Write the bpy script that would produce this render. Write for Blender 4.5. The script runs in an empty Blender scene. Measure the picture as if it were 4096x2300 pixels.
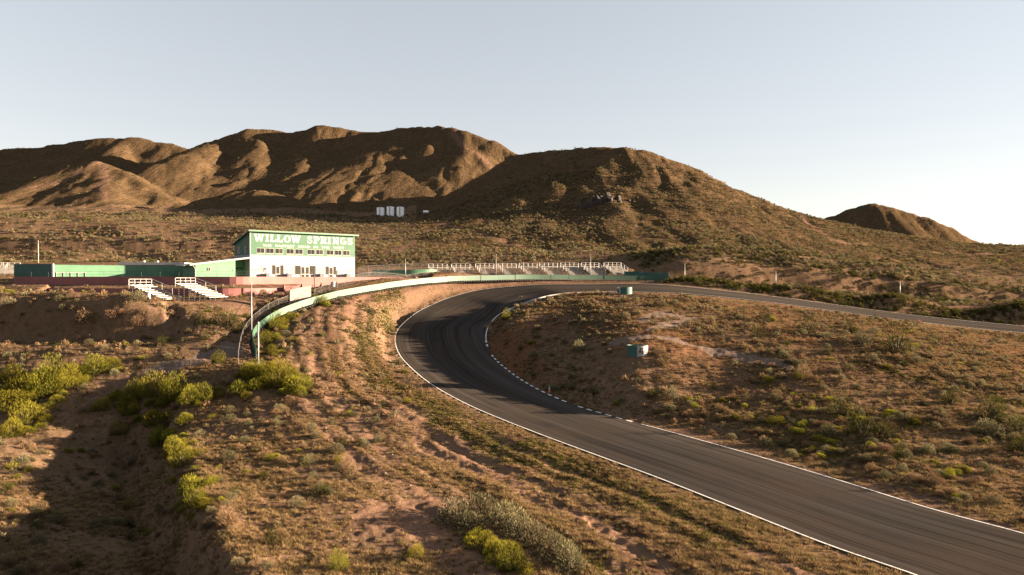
import bpy, bmesh, math, random
import numpy as np
from mathutils import Vector, Matrix

# ------------------------------------------------------------------ camera, sky, sun, exposure
scene = bpy.context.scene
COL = scene.collection
CAM_Z = 16.0
F = 683.0                       # focal length in pixels of a 1024 px wide picture
HOR = 280.0
cam_d = bpy.data.cameras.new('camera')
cam_d.sensor_width = 36.0
cam_d.lens = 36.0 * F / 1024.0
cam_d.clip_start = 0.5
cam_d.clip_end = 20000
cam = bpy.data.objects.new('camera', cam_d)
COL.objects.link(cam)
cam.location = (0, 0, CAM_Z)
cam.rotation_euler = (math.radians(90) - math.atan((287.5 - HOR) / F), 0, 0)
scene.camera = cam

SUN_AZ = math.radians(7.0)      # from +X towards +Y (the view direction)
SUN_EL = math.radians(9.8)
world = bpy.data.worlds.new('World')
scene.world = world
world.use_nodes = True
wn = world.node_tree
bg = wn.nodes['Background']
sky = wn.nodes.new('ShaderNodeTexSky')
sky.sky_type = 'NISHITA'
sky.sun_disc = False
sky.sun_elevation = SUN_EL
sky.sun_rotation = math.pi / 2 - SUN_AZ
sky.altitude = 750
sky.air_density = 1.0
sky.dust_density = 0.15
sky.ozone_density = 0.0
hs = wn.nodes.new('ShaderNodeHueSaturation'); hs.inputs['Saturation'].default_value = 0.8
gm_ = wn.nodes.new('ShaderNodeGamma'); gm_.inputs['Gamma'].default_value = 0.5
wn.links.new(sky.outputs[0], hs.inputs['Color']); wn.links.new(hs.outputs[0], gm_.inputs[0]); tn_ = wn.nodes.new('ShaderNodeMix'); tn_.data_type = 'RGBA'; tn_.blend_type = 'MULTIPLY'; tn_.inputs[0].default_value = 1.0; tn_.inputs[7].default_value = (1.03, .985, 1.0, 1)
wn.links.new(gm_.outputs[0], tn_.inputs[6]); wn.links.new(tn_.outputs[2], bg.inputs[0])
bg.inputs[1].default_value = 0.05
sun_d = bpy.data.lights.new('sun', 'SUN')
sun_d.energy = 5.0
sun_d.angle = math.radians(0.53)
sun_d.color = (1.0, 0.78, 0.55)
sun = bpy.data.objects.new('sun', sun_d)
COL.objects.link(sun)
sdir = Vector((math.cos(SUN_EL) * math.cos(SUN_AZ), math.cos(SUN_EL) * math.sin(SUN_AZ), math.sin(SUN_EL)))
sun.rotation_euler = sdir.to_track_quat('Z', 'Y').to_euler()
sun.location = (300, 40, 120)
vs = scene.view_settings
vs.view_transform = 'Standard'
vs.look = 'None'
vs.gamma = 1.0
vs.use_curve_mapping = False
vs.exposure = 3.12

rng = np.random.default_rng(7)
random.seed(7)

# ------------------------------------------------------------------ small helpers
def at(u, v, Y):
    """a point of the place seen at pixel (u, v), Y metres ahead of the camera"""
    return np.array([(u - 512.0) / F * Y, Y, CAM_Z - (v - HOR) / F * Y])

def tag(o, label=None, cat=None, group=None, kind=None):
    if label: o['label'] = label
    if cat: o['category'] = cat
    if group: o['group'] = group
    if kind: o['kind'] = kind
    return o

def smooth(x):
    x = np.clip(x, 0, 1)
    return x * x * (3 - 2 * x)

def _hash(ix, iy, seed):
    h = (ix.astype(np.int64) * 374761393 + iy.astype(np.int64) * 668265263 + seed * 1274126177) & 0xffffffff
    h = ((h ^ (h >> 13)) * 1274126177) & 0xffffffff
    h = (h ^ (h >> 16)) & 0xffffffff
    return h.astype(np.float64) / 4294967295.0

def vnoise(x, y, seed=0):
    ix = np.floor(x); iy = np.floor(y)
    fx = x - ix; fy = y - iy
    fx = fx * fx * fx * (fx * (fx * 6 - 15) + 10); fy = fy * fy * fy * (fy * (fy * 6 - 15) + 10)
    a = _hash(ix, iy, seed); b = _hash(ix + 1, iy, seed)
    c = _hash(ix, iy + 1, seed); d = _hash(ix + 1, iy + 1, seed)
    return (a + (b - a) * fx) * (1 - fy) + (c + (d - c) * fx) * fy

def fbm(x, y, octv=4, seed=0, gain=0.5):
    s = np.zeros_like(x); a = 1.0; t = 0
    c, sn = math.cos(0.6), math.sin(0.6)
    for k in range(octv):
        s += a * (vnoise(x, y, seed + k * 17) - 0.5); t += a
        x, y = (x * c - y * sn) * 2.03 + 13.7, (x * sn + y * c) * 2.03 + 7.1
        a *= gain
    return s / t * 2

def catmull(P, n):
    """n points evenly spaced along a Catmull-Rom spline through P"""
    P = np.asarray(P, float)
    Q = np.vstack([2 * P[0] - P[1], P, 2 * P[-1] - P[-2]])
    out = []
    for i in range(1, len(Q) - 2):
        t = np.linspace(0, 1, 24, endpoint=False)[:, None]
        a, b, c, d = Q[i - 1], Q[i], Q[i + 1], Q[i + 2]
        out.append(0.5 * (2 * b + (c - a) * t + (2 * a - 5 * b + 4 * c - d) * t ** 2 + (3 * b - a - 3 * c + d) * t ** 3))
    out.append(P[-1:])
    C = np.vstack(out)
    s = np.r_[0, np.cumsum(np.linalg.norm(np.diff(C, axis=0), axis=1))]
    t = np.linspace(0, s[-1], n)
    return np.stack([np.interp(t, s, C[:, k]) for k in range(C.shape[1])], 1)

# ------------------------------------------------------------------ materials
MATS = {}
def nodes_of(name):
    m = bpy.data.materials.new(name); m.use_nodes = True
    nt = m.node_tree
    return m, nt, nt.nodes['Principled BSDF']

def N(nt, kind, **kw):
    n = nt.nodes.new(kind)
    for k, v in kw.items():
        if k in n.inputs: n.inputs[k].default_value = v
        else: setattr(n, k, v)
    return n

def mixc(nt, fac, a, b, blend='MIX'):
    m = nt.nodes.new('ShaderNodeMix'); m.data_type = 'RGBA'; m.blend_type = blend
    for idx, s in ((0, fac), (6, a), (7, b)):
        if isinstance(s, (int, float)): m.inputs[idx].default_value = s
        elif isinstance(s, tuple): m.inputs[idx].default_value = (*s[:3], 1)
        else: nt.links.new(s, m.inputs[idx])
    return m.outputs[2]

def ramp(nt, src, lo, hi):
    m = nt.nodes.new('ShaderNodeMapRange')
    m.inputs[1].default_value = lo; m.inputs[2].default_value = hi
    nt.links.new(src, m.inputs[0])
    return m.outputs[0]

def noise_tex(nt, scale, vec=None, detail=4.0, rough=0.55):
    n = nt.nodes.new('ShaderNodeTexNoise')
    n.inputs['Scale'].default_value = scale; n.inputs['Detail'].default_value = detail; n.inputs['Roughness'].default_value = rough
    if vec is not None: nt.links.new(vec, n.inputs['Vector'])
    return n.outputs['Fac']

def obj_coord(nt):
    return nt.nodes.new('ShaderNodeTexCoord').outputs['Object']

PAINT = 0.74
def simple_mat(name, col, rough=0.7, var=0.12, scale=1.5, metal=0.0, dirt=None, dirt_amt=0.35, spec=0.4, bump=0.0, bscale=20):
    """painted / weathered surface: colour, broad fading, grime"""
    if name in MATS: return MATS[name]
    m, nt, b = nodes_of(name)
    col = tuple(c * PAINT for c in col); dirt = tuple(c * PAINT for c in dirt) if dirt else None
    oc = obj_coord(nt)
    n1 = noise_tex(nt, scale, oc, 5)
    dark = tuple(c * (1 - var * 2) for c in col); light = tuple(min(1, c * (1 + var)) for c in col)
    c = mixc(nt, ramp(nt, n1, 0.3, 0.7), dark, light)
    if dirt:
        n2 = noise_tex(nt, scale * 2.7, oc, 6, 0.65)
        mm = nt.nodes.new('ShaderNodeMath'); mm.operation = 'MULTIPLY'; mm.inputs[1].default_value = dirt_amt
        nt.links.new(ramp(nt, n2, 0.48, 0.72), mm.inputs[0])
        c = mixc(nt, mm.outputs[0], c, dirt)
    nt.links.new(c, b.inputs['Base Color'])
    b.inputs['Roughness'].default_value = rough
    b.inputs['Metallic'].default_value = metal
    b.inputs['Specular IOR Level'].default_value = spec
    if bump:
        bn = nt.nodes.new('ShaderNodeBump'); bn.inputs['Strength'].default_value = bump; bn.inputs['Distance'].default_value = 0.02
        nt.links.new(noise_tex(nt, bscale, oc, 3), bn.inputs['Height']); nt.links.new(bn.outputs[0], b.inputs['Normal'])
    MATS[name] = m
    return m

def mesh_obj(name, V, Fc, mat, parent=None, smooth_sh=False, link=True):
    me = bpy.data.meshes.new(name)
    me.from_pydata([tuple(map(float, v)) for v in V], [], [tuple(int(i) for i in f) for f in Fc])
    if mat: me.materials.append(mat)
    if smooth_sh: me.polygons.foreach_set('use_smooth', [True] * len(me.polygons))
    me.update()
    o = bpy.data.objects.new(name, me)
    if link: COL.objects.link(o)
    if parent: o.parent = parent
    return o

# ------------------------------------------------------------------ the race track: edges in space
OUT_PX = [(960,593.0,16.05),(911,575,16.0),(827,546,16.0),(751,516,15.9),(658,479,15.8),(596,456,15.7),(537,434,15.5),(487,414,15.1),(457,400,14.5),
          (429.5,384,13.6),(410,368,12.5),(398,354,11.3),(394,340,9.8),(398,328,8.4),(413.5,314,6.2),(429.5,305.4,4.9),(453,296.2,3.3),
          (485,289,1.95),(537,284.7,1.05),(596,284,.9),(644,283.7,.83)]
IN_PX = [(1090,553.0,16.0),(1024,533,16.0),(934,509,16.0),(835,478.5,15.9),(755,455,15.8),(676,433,15.7),(620,418,15.5),(573,404,15.2),(533,386,14.3),
         (505,367,13.0),(491,352,11.5),(487,336,9.4),(491,324,7.7),(501,314,6.3),(517,306,4.9),(537,299,3.7),(557,294.2,2.8),(569,292.6,2.5),
         (616,291.4,2.3),(644,292,2.4)]
def by_h(u, v, h):
    return at(u, v, F * h / (v - HOR))
OUT3 = [np.array([31.0, 22.0, 0.0])] + [by_h(*p) for p in OUT_PX] + [at(684,286.3,152.5), at(755,294,153), at(835,304.5,153.5), at(914.5,315,154), at(1024,325.8,154), at(1150,335,154)]
IN3 = [np.array([41.5, 30.0, 0.0])] + [by_h(*p) for p in IN_PX] + [at(690,294,138.3), at(755,300.5,139.5), at(835,311,140), at(914.5,321.5,140.5), at(1024,333,140.5), at(1150,342.5,140.5)]
NS = 420
outE = catmull(OUT3, NS); inE = catmull(IN3, NS)
# pair stations: for every outer point the nearest inner point, kept monotone and smoothed
idx = np.array([np.argmin(np.linalg.norm(inE[:, :2] - p[:2], axis=1)) for p in outE]).astype(float)
idx = np.maximum.accumulate(idx)
for _ in range(30):
    idx[1:-1] = (idx[:-2] + 2 * idx[1:-1] + idx[2:]) / 4
inP = np.stack([np.interp(idx, np.arange(NS), inE[:, k]) for k in range(3)], 1)
outP = outE
CEN = (outP + inP) / 2
HALF = np.linalg.norm((outP - inP)[:, :2], axis=1) / 2
SLEN = np.r_[0, np.cumsum(np.linalg.norm(np.diff(CEN, axis=0), axis=1))]

# ------------------------------------------------------------------ tyre barrier along the outside of the bend (u, v of belt top, Y)
RAIL_PX = [(262,366,82),(259,356,85.5),(255,345,89),(252.3,334,93.5),(255,326.5,97),(262,320,100),(275,311.5,104),(294,303.5,108),(318,296,113),(342,290,119),
           (378,284,127),(417,279,136),(457,276,145),(517,274.7,154),(557,274.7,158),(596,275,161),(636,275.6,163),(668,276.6,164)]
RAIL = catmull([at(*p) for p in RAIL_PX], 260)
RAIL_H = 1.42

# ------------------------------------------------------------------ terrain control points (u, v, Y)
TC = {
 -150: [(575,40.5),(500,54),(450,68),(430,74),(400,78),(370,84),(345,91),(336,96.8),(320,99),(304,101),(297,112),(288,122),(283,130),(275,160),(262,200),(250,226),(236,232),(228,320),(213,420),(205,470)],
 0: [(575,40.5),(500,54),(450,67),(430,73),(400,78),(370,84),(345,91),(336,96.4),(320,98.2),(304,100),(298.5,112),(293,119),(284,127),(276,150),(262,200),(250,233),(236,239),(228,320),(215,420),(208,470)],
 64: [(575,40.5),(500,55.5),(450,70),(425,75),(395,79),(370,84),(345,91),(336,96),(320,97.7),(304,99.5),(300,110),(294.5,118.5)],
 128: [(575,40.5),(500,55.5),(450,70.5),(420,77),(395,80.5),(370,84.5),(345,91),(336,95.8),(320,97.5),(304,99.3),(301,108),(297,117),(277,150),(262,200),(250,239),(237,245),(228,320),(215,415),(208,470)],
 165: [(575,38.5),(500,52),(450,67),(420,76.5),(400,79),(385,81),(365,85.5),(345,91),(332,96),(318,98.3),(305,101),(301.8,109),(297.6,117.5)],
 200: [(575,36),(549,39.5),(500,48),(450,62),(420,73.5),(400,78),(385,80),(365,85),(350,90),(337,93),(320,97.5),(307,102),(301.8,109),(297.6,117.5)],
 230: [(575,36),(500,48),(450,62),(420,73),(400,78),(385,80.3),(366,85),(350,90.5),(336,95),(318,100),(306,106),(300.5,112),(297,118.5)],
 256: [(575,36),(500,48),(450,62),(420,72.8),(400,78),(385,80.5),(368,84)],
 268: [(315,106),(307,112),(300,118)],
 300: [(575,36),(500,48),(450,62.5),(430,68),(400,78),(370,87),(345,94),(325,101),(314,106.5)],
 350: [(575,36),(500,48),(450,62.5),(430,69.5),(400,79),(370,90),(345,98),(325,106),(310,113),(300,118.5)],
 385: [(385,88),(368,95),(350,103),(325,113),(305,122)],
 430: [(575,36.2),(500,49),(450,64),(425,72),(410,77)],
 512: [(575,36.3),(500,49.5),(460,60),(284,152.5),(279.5,160)],
 596: [(575,36.5),(500,49.8),(470,58)],
 640: [(575,36.7),(530,44),(500,50.5)],
 760: [(575,37),(540,42)],
 520: [(360,100),(345,105.3),(330,111),(318,116.3),(310,122)],
 540: [(372,95),(352,102.5),(336,108.5),(321,114.5),(308,122.8),(301,129.5)],
 570: [(385,90),(370,94),(355,98.7),(340,104.2),(325,111),(310,120.3),(300,128)],
 640.5: [(415,76.8),(400,80.3),(380,85.3),(357,91),(340,97.5),(320,108),(305,119.3),(296,129),(293.3,133)],
 700: [(430,71.5),(410,77.5),(385,85),(355,94),(335,103),(315,114.5),(304,124),(296.8,132.5)],
 768: [(440,67.5),(420,73),(400,79.3),(380,85.5),(360,92),(340,101.5),(320,115),(312,123),(304.3,132)],
 830: [(470,58.3),(440,66),(400,78),(370,87.5),(345,100),(326,114),(318,123.5),(312.8,132)],
 896: [(487,52.4),(470,56),(440,64),(400,77.5),(370,88),(340,104.5),(328,117),(321,131.5)],
 960: [(505,48.6),(480,53.5),(450,61.5),(400,78),(370,90),(345,106),(334,120.5),(328.5,131.5)],
 1024: [(525,45),(500,49.8),(450,61.8),(400,79),(370,92),(347,111.5),(339,124),(335.2,131.5)],
 1180: [(560,39.5),(500,50),(450,62),(400,79),(360,100),(347,120),(345,128)],
 350.5: [(255,225),(240,285),(228,340),(218,410),(210,470)],
 250.5: [(250,245),(238,251),(228,330),(218,410),(211,460)],
 390: [(277.5,160),(273,180),(264,200)],
 430.5: [(276.5,165),(272.5,185),(263,200),(250,240),(235,300),(218,400),(208,470)],
 517: [(276.5,172),(272,186),(262,200),(250,240),(235,290),(214,350),(195,400),(180,440),(165,490),(155,520)],
 560: [(276.5,174),(272,187),(262,200),(250,240),(235,285),(215,340),(195,385),(175,430),(160,465),(150,495)],
 600: [(276.5,175),(272,187),(263,195),(252,230),(237,275),(218,320),(196,370),(176,412),(158,450),(146.5,482)],
 640: [(277,174),(273.5,186),(264,192),(254,225),(240,265),(225,305),(205,350),(185,395),(165,435),(149,466)],
 684: [(279.3,158.5),(277,183),(264,186.3),(255,220),(242,260),(227,300),(205,350),(185,400),(166,445)],
 716: [(281.5,157.8),(279,184.5),(265,188),(255,225),(240,270),(225,315),(205,360),(190,405),(179,435)],
 795: [(288.8,157.3),(286,189),(269.5,193),(258,230),(245,280),(232,330),(220,380),(210.5,418)],
 895: [(298.5,157.3),(295,194),(280.5,198),(270,230),(258,280),(247,340),(234,400)],
 1024.5: [(308,157.6),(304,200),(295,204),(280,230),(265,290),(254,350),(246,400)],
 1180.5: [(318,157.6),(314,207),(305,212),(287,232),(270,290),(257,350),(248,410)],
}
ctrl = []
for u, lst in TC.items():
    for v, Y in lst:
        ctrl.append(at(u, v, Y))
for i in range(10, NS - 10, 14):
    ctrl.append(outP[i] + [0, 0, -.05])
    if i < 40 or i > 330: ctrl.append(inP[i] + [0, 0, -.05])
for i in range(0, 260, 16):
    ctrl.append(RAIL[i] - [0, 0, RAIL_H])
for u, dat in ((640, ((560, 80), (680, 45), (1000, 30))), (560, ((580, 88), (700, 55))), (517, ((620, 72),)), (716, ((540, 60), (700, 35))),
               (795, ((520, 48), (700, 32))), (895, ((500, 36), (700, 30), (1100, 25))), (1024, ((500, 32), (700, 26), (1100, 20))), (1180, ((500, 32), (700, 24), (1100, 18))),
               (-150, ((600, 75), (900, 90), (1300, 80))), (128, ((600, 74), (900, 90), (1300, 80))), (300, ((580, 72), (900, 90), (1300, 80))), (430, ((570, 70), (900, 80), (1300, 60)))):
    for Y, z in dat:
        ctrl.append(np.array([(u - 512) / F * Y, Y, z]))
# level yard the clubhouse stands on
YARD_Z = 16.45
for (x, y) in ((-53, 139), (-45, 145), (-37, 151), (-60, 132.5), (-66, 137), (-60, 143), (-70, 150), (-50, 152), (-40, 158), (-85, 133), (-80, 142), (-92, 138), (-38, 145), (-30, 150), (-28, 158)):
    ctrl.append(np.array([x, y, YARD_Z]))
for (u, Y, z) in ((20, 123.5, 14.95), (80, 123, 14.85), (140, 123, 14.8), (200, 122.5, 14.7), (240, 123.5, 14.7), (290, 127, 15.0)):
    ctrl.append(np.array([(u - 512) / F * Y, Y, z]))
ctrl = np.array(ctrl)

def warp(x, y):
    return np.stack([x / y, np.log(y)], -1)

def tps_fit(P, val, lam):
    n = len(P)
    d2 = ((P[:, None] - P[None]) ** 2).sum(-1)
    K = np.where(d2 > 1e-12, 0.5 * d2 * np.log(d2 + 1e-12), 0) + lam * np.eye(n)
    Q = np.c_[np.ones(n), P]
    A = np.zeros((n + 3, n + 3)); A[:n, :n] = K; A[:n, n:] = Q; A[n:, :n] = Q.T
    return np.linalg.solve(A, np.r_[val, np.zeros(3)])

Wc = warp(ctrl[:, 0], ctrl[:, 1])
coef = tps_fit(Wc, (ctrl[:, 2] - CAM_Z) / ctrl[:, 1], 2e-5)

def tps_eval(x, y):
    x = x.ravel(); y = y.ravel(); out = np.empty(len(x)); n = len(Wc)
    for a in range(0, len(x), 20000):
        w = warp(x[a:a + 20000], y[a:a + 20000]).astype(np.float32)
        d2 = (w[:, :1] - Wc[:, 0].astype(np.float32)) ** 2 + (w[:, 1:] - Wc[:, 1].astype(np.float32)) ** 2
        out[a:a + 20000] = (0.5 * d2 * np.log(d2 + 1e-12)) @ coef[:n].astype(np.float32) + coef[n] + w @ coef[n + 1:]
    return out

# ------------------------------------------------------------------ ridges of the far hills: polyline (u, v, Y), side slope, crest roundness
RIDGES = [
 ('range', [(-90,150,900),(0,149,900),(44,146,900),(103,139.5,900),(135,138,900),(167,142,890),(189,149,880),(235,168,850)], .80, 10),
 ('range', [(150,170,760),(189,149.5,790),(215,139,810),(246,129,820),(278,129.5,830),(302,132,830),(330,126.5,830),(358,131,830),(378,132,820),(405,129,800),(438,126,780),(461,131,760),(489,141,740),(517,154,720),(575,185,690)], .85, 9),
 ('range', [(120,142,885),(112,156,815),(90,168,755),(60,178,700)], .62, 14),
 ('range', [(215,140,805),(200,148,752),(182,156,705),(158,165,672),(128,172,650)], .62, 15),
 ('range', [(252,131,815),(262,148,760),(256,166,700),(240,182,650),(226,194,610)], .66, 12),
 ('range', [(330,128,825),(322,146,768),(304,163,705),(286,178,650),(275,190,610)], .68, 13),
 ('range', [(400,131,798),(394,143,752),(380,156,705),(356,170,655),(330,183,608),(308,196,570)], .62, 16),
 ('range', [(438,128,778),(428,145,728),(421,159,688),(411,174,650),(400,186,615)], .75, 9),
 ('range', [(461,133,758),(468,150,708),(466,165,660),(455,180,620)], .62, 15),
 ('spur', [(-60,196,540),(0,190,555),(50,174,580),(80,165,595),(101,161,600),(122,169,590),(148,183,570),(168,196,545)], .60, 9),
 ('spur', [(101,162,598),(112,176,560),(112,190,525),(106,203,490)], .60, 9),
 ('spur', [(50,175,578),(30,190,535),(2,204,490)], .52, 9),
 ('spur', [(183,203,490),(212,195,505),(238,190,512),(262,188.5,515),(285,194,510),(306,205,495)], .50, 8),
 ('spur', [(62,221,395),(83,216,400),(104,221,398)], .35, 6),
 ('butte', [(815,224,890),(831,217.5,880),(853,210,890),(866,205.5,897),(877,202,900),(889,205.5,897),(902,210.5,893),(922,217.5,885),(945,228,880),(975,241,870),(1010,250,860)], .85, 3),
]
RID = [(k, np.array([at(*p) for p in pl]), s, w) for k, pl, s, w in RIDGES]

def ridge_height(x, y):
    best = np.full(len(x), -50.0); who = np.zeros(len(x), int)
    kinds = {'range': 1, 'spur': 2, 'butte': 3}
    wx = x + 11 * fbm(x / 110, y / 110, 2, 5); wy = y + 11 * fbm(x / 110, y / 110, 2, 55)
    for k, P, s, w in RID:
        H = np.full(len(x), -50.0)
        for a, b in zip(P[:-1], P[1:]):
            ab = b[:2] - a[:2]; L2 = (ab ** 2).sum()
            t = np.clip(((wx - a[0]) * ab[0] + (wy - a[1]) * ab[1]) / L2, 0, 1)
            d = np.hypot(wx - a[0] - t * ab[0], wy - a[1] - t * ab[1])
            h = a[2] + t * (b[2] - a[2]) - s * (np.sqrt(d * d + w * w) - w) * (1 - 0.3 * smooth(d / 200))
            H = np.maximum(H, h)
        kk = 3.0
        new = np.maximum(best, H) + np.maximum(kk - np.abs(best - H), 0) ** 2 / (4 * kk)
        who = np.where(H > best, kinds[k], who)
        best = new
    return best, who

# ------------------------------------------------------------------ distance to road / polylines
def road_query(x, y):
    """signed distance outside the asphalt edge (negative inside), road height there, side (-1 outer, +1 inner)"""
    n = len(x); dist = np.full(n, 99.0); zr = np.zeros(n); side = np.zeros(n); global LAST_S; LAST_S = np.zeros(n)
    m = (y < 185) & (y > 15) & (x > -60) & (x < 175)
    ii = np.nonzero(m)[0]
    C = CEN[::2, :2]
    for a in range(0, len(ii), 20000):
        k = ii[a:a + 20000]
        d2 = (x[k, None] - C[None, :, 0]) ** 2 + (y[k, None] - C[None, :, 1]) ** 2
        j = d2.argmin(1) * 2
        ax = inP[j, :2] - outP[j, :2]; L = np.linalg.norm(ax, axis=1); ax = ax / L[:, None]
        lat = (x[k] - CEN[j, 0]) * ax[:, 0] + (y[k] - CEN[j, 1]) * ax[:, 1]
        dd = np.sqrt(d2.min(1))
        w = np.clip(lat / L + .5, -0.05, 1.05)
        zr[k] = outP[j, 2] * (1 - w) + inP[j, 2] * w
        dist[k] = np.maximum(np.abs(lat), dd) - L / 2
        side[k] = np.sign(lat); LAST_S[k] = SLEN[j]
    return dist, zr, side

def poly_dist(x, y, P):
    d = np.full(len(x), 1e9)
    for a, b in zip(P[:-1], P[1:]):
        ab = b[:2] - a[:2]
        t = np.clip(((x - a[0]) * ab[0] + (y - a[1]) * ab[1]) / max((ab ** 2).sum(), 1e-9), 0, 1)
        d = np.minimum(d, np.hypot(x - a[0] - t * ab[0], y - a[1] - t * ab[1]))
    return d

def px_line(lst):
    return np.array([at(*p) for p in lst])

DITCH = px_line([(128,405,79),(126,425,73),(128,450,66.5),(133,480,58.5),(142,510,51.5),(155,540,46),(172,575,40.5)])
TRAILS = [px_line([(101,161,600),(106,172,565),(101,184,535),(107,197,500)]), px_line([(101,163,597),(70,178,560),(40,189,540),(0,198,520)]),
          px_line([(446,128,775),(462,148,720),(480,160,690),(497,168,660)]), px_line([(400,252,235),(412,240,280),(432,228,330),(455,216,395)]),
          px_line([(440,222,350),(470,232,310),(520,243,260),(590,255,225)]), px_line([(800,215,415),(835,236,320),(900,243,330),(1024,252,352)])]
GRAVEL = px_line([(622,337,98.8),(650,337,99),(700,344,97.5),(750,355,93),(790,367,89)])
GRAVEL2 = px_line([(640,322,108),(665,315,113),(690,318,111),(650,330,103)])
SILT = px_line([(168,362,85.5),(190,358,86),(215,350,88.5),(232,345,90.5)])
RUTS = [px_line([(300,318,104),(330,306,112),(372,294,123),(430,287,142)]), px_line([(285,345,93),(300,330,99),(335,312,110),(380,298,121),(440,290,140)]),
        px_line([(310,400,78),(300,375,86),(305,350,93),(330,328,101)]), px_line([(380,430,70),(350,400,78.5),(335,370,89),(345,345,97)]),
        px_line([(640,560,39),(560,505,48.5),(480,462,60),(420,428,71),(385,398,82)]), px_line([(700,575,36.5),(610,522,45),(530,480,55),(455,440,67)])]

UPW = catmull([at(14,276,127.5), at(60,276,126.5), at(120,276.3,126.5), at(180,276.6,126.5), at(225,277,126.8), at(243,277,127.8), at(262,277.1,130.5), at(290,277.2,135), at(320,277.2,139.5), at(355,277.4,145), at(385,277.6,149), at(412,278.2,151)], 70)
LOW = catmull([at(48,288,123.5), at(75,289,121.5), at(120,289.5,119.8), at(170,289.5,118.8), at(215,289.3,118.6), at(232,289.2,119.2), at(252,289,121), at(272,289,124), at(288,288.7,127)], 50)
STW = catmull([at(284,289,125.2), at(300,288,127), at(325,286,130.5), at(350,284,134.5), at(378,281.5,139), at(405,279.3,143.5), at(432,278,147.5)], 60)
def step_top(x): return np.interp(x, [STW[0, 0], STW[-1, 0]], [14.85, 16.75])

CUTS = [(px_line([(600,273,181),(640,273.5,182),(684,277,183),(716,279,184.5),(795,286,189),(895,295,194),(1024,304,200),(1180,314,207)]), 4.6, 2.0, 20, 400),
        (px_line([(-200,250,222),(-150,250,226),(0,250,233),(128,250,239),(250,250,245),(300,250,247)]), 4.6, 2.2, -260, -66),
        (px_line([(-150,336,97.2),(0,336,96.8),(64,336,96.4),(128,336,96.2),(165,333,96.4)]), 3.6, 2.0, -120, -46)]
RIM = np.array([at(u, v, F * 15.5 / (v - HOR)) for u, v in ((176,415),(171,430),(177,450),(187,480),(197,510),(208,540),(224,575),(240,600))])

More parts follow.
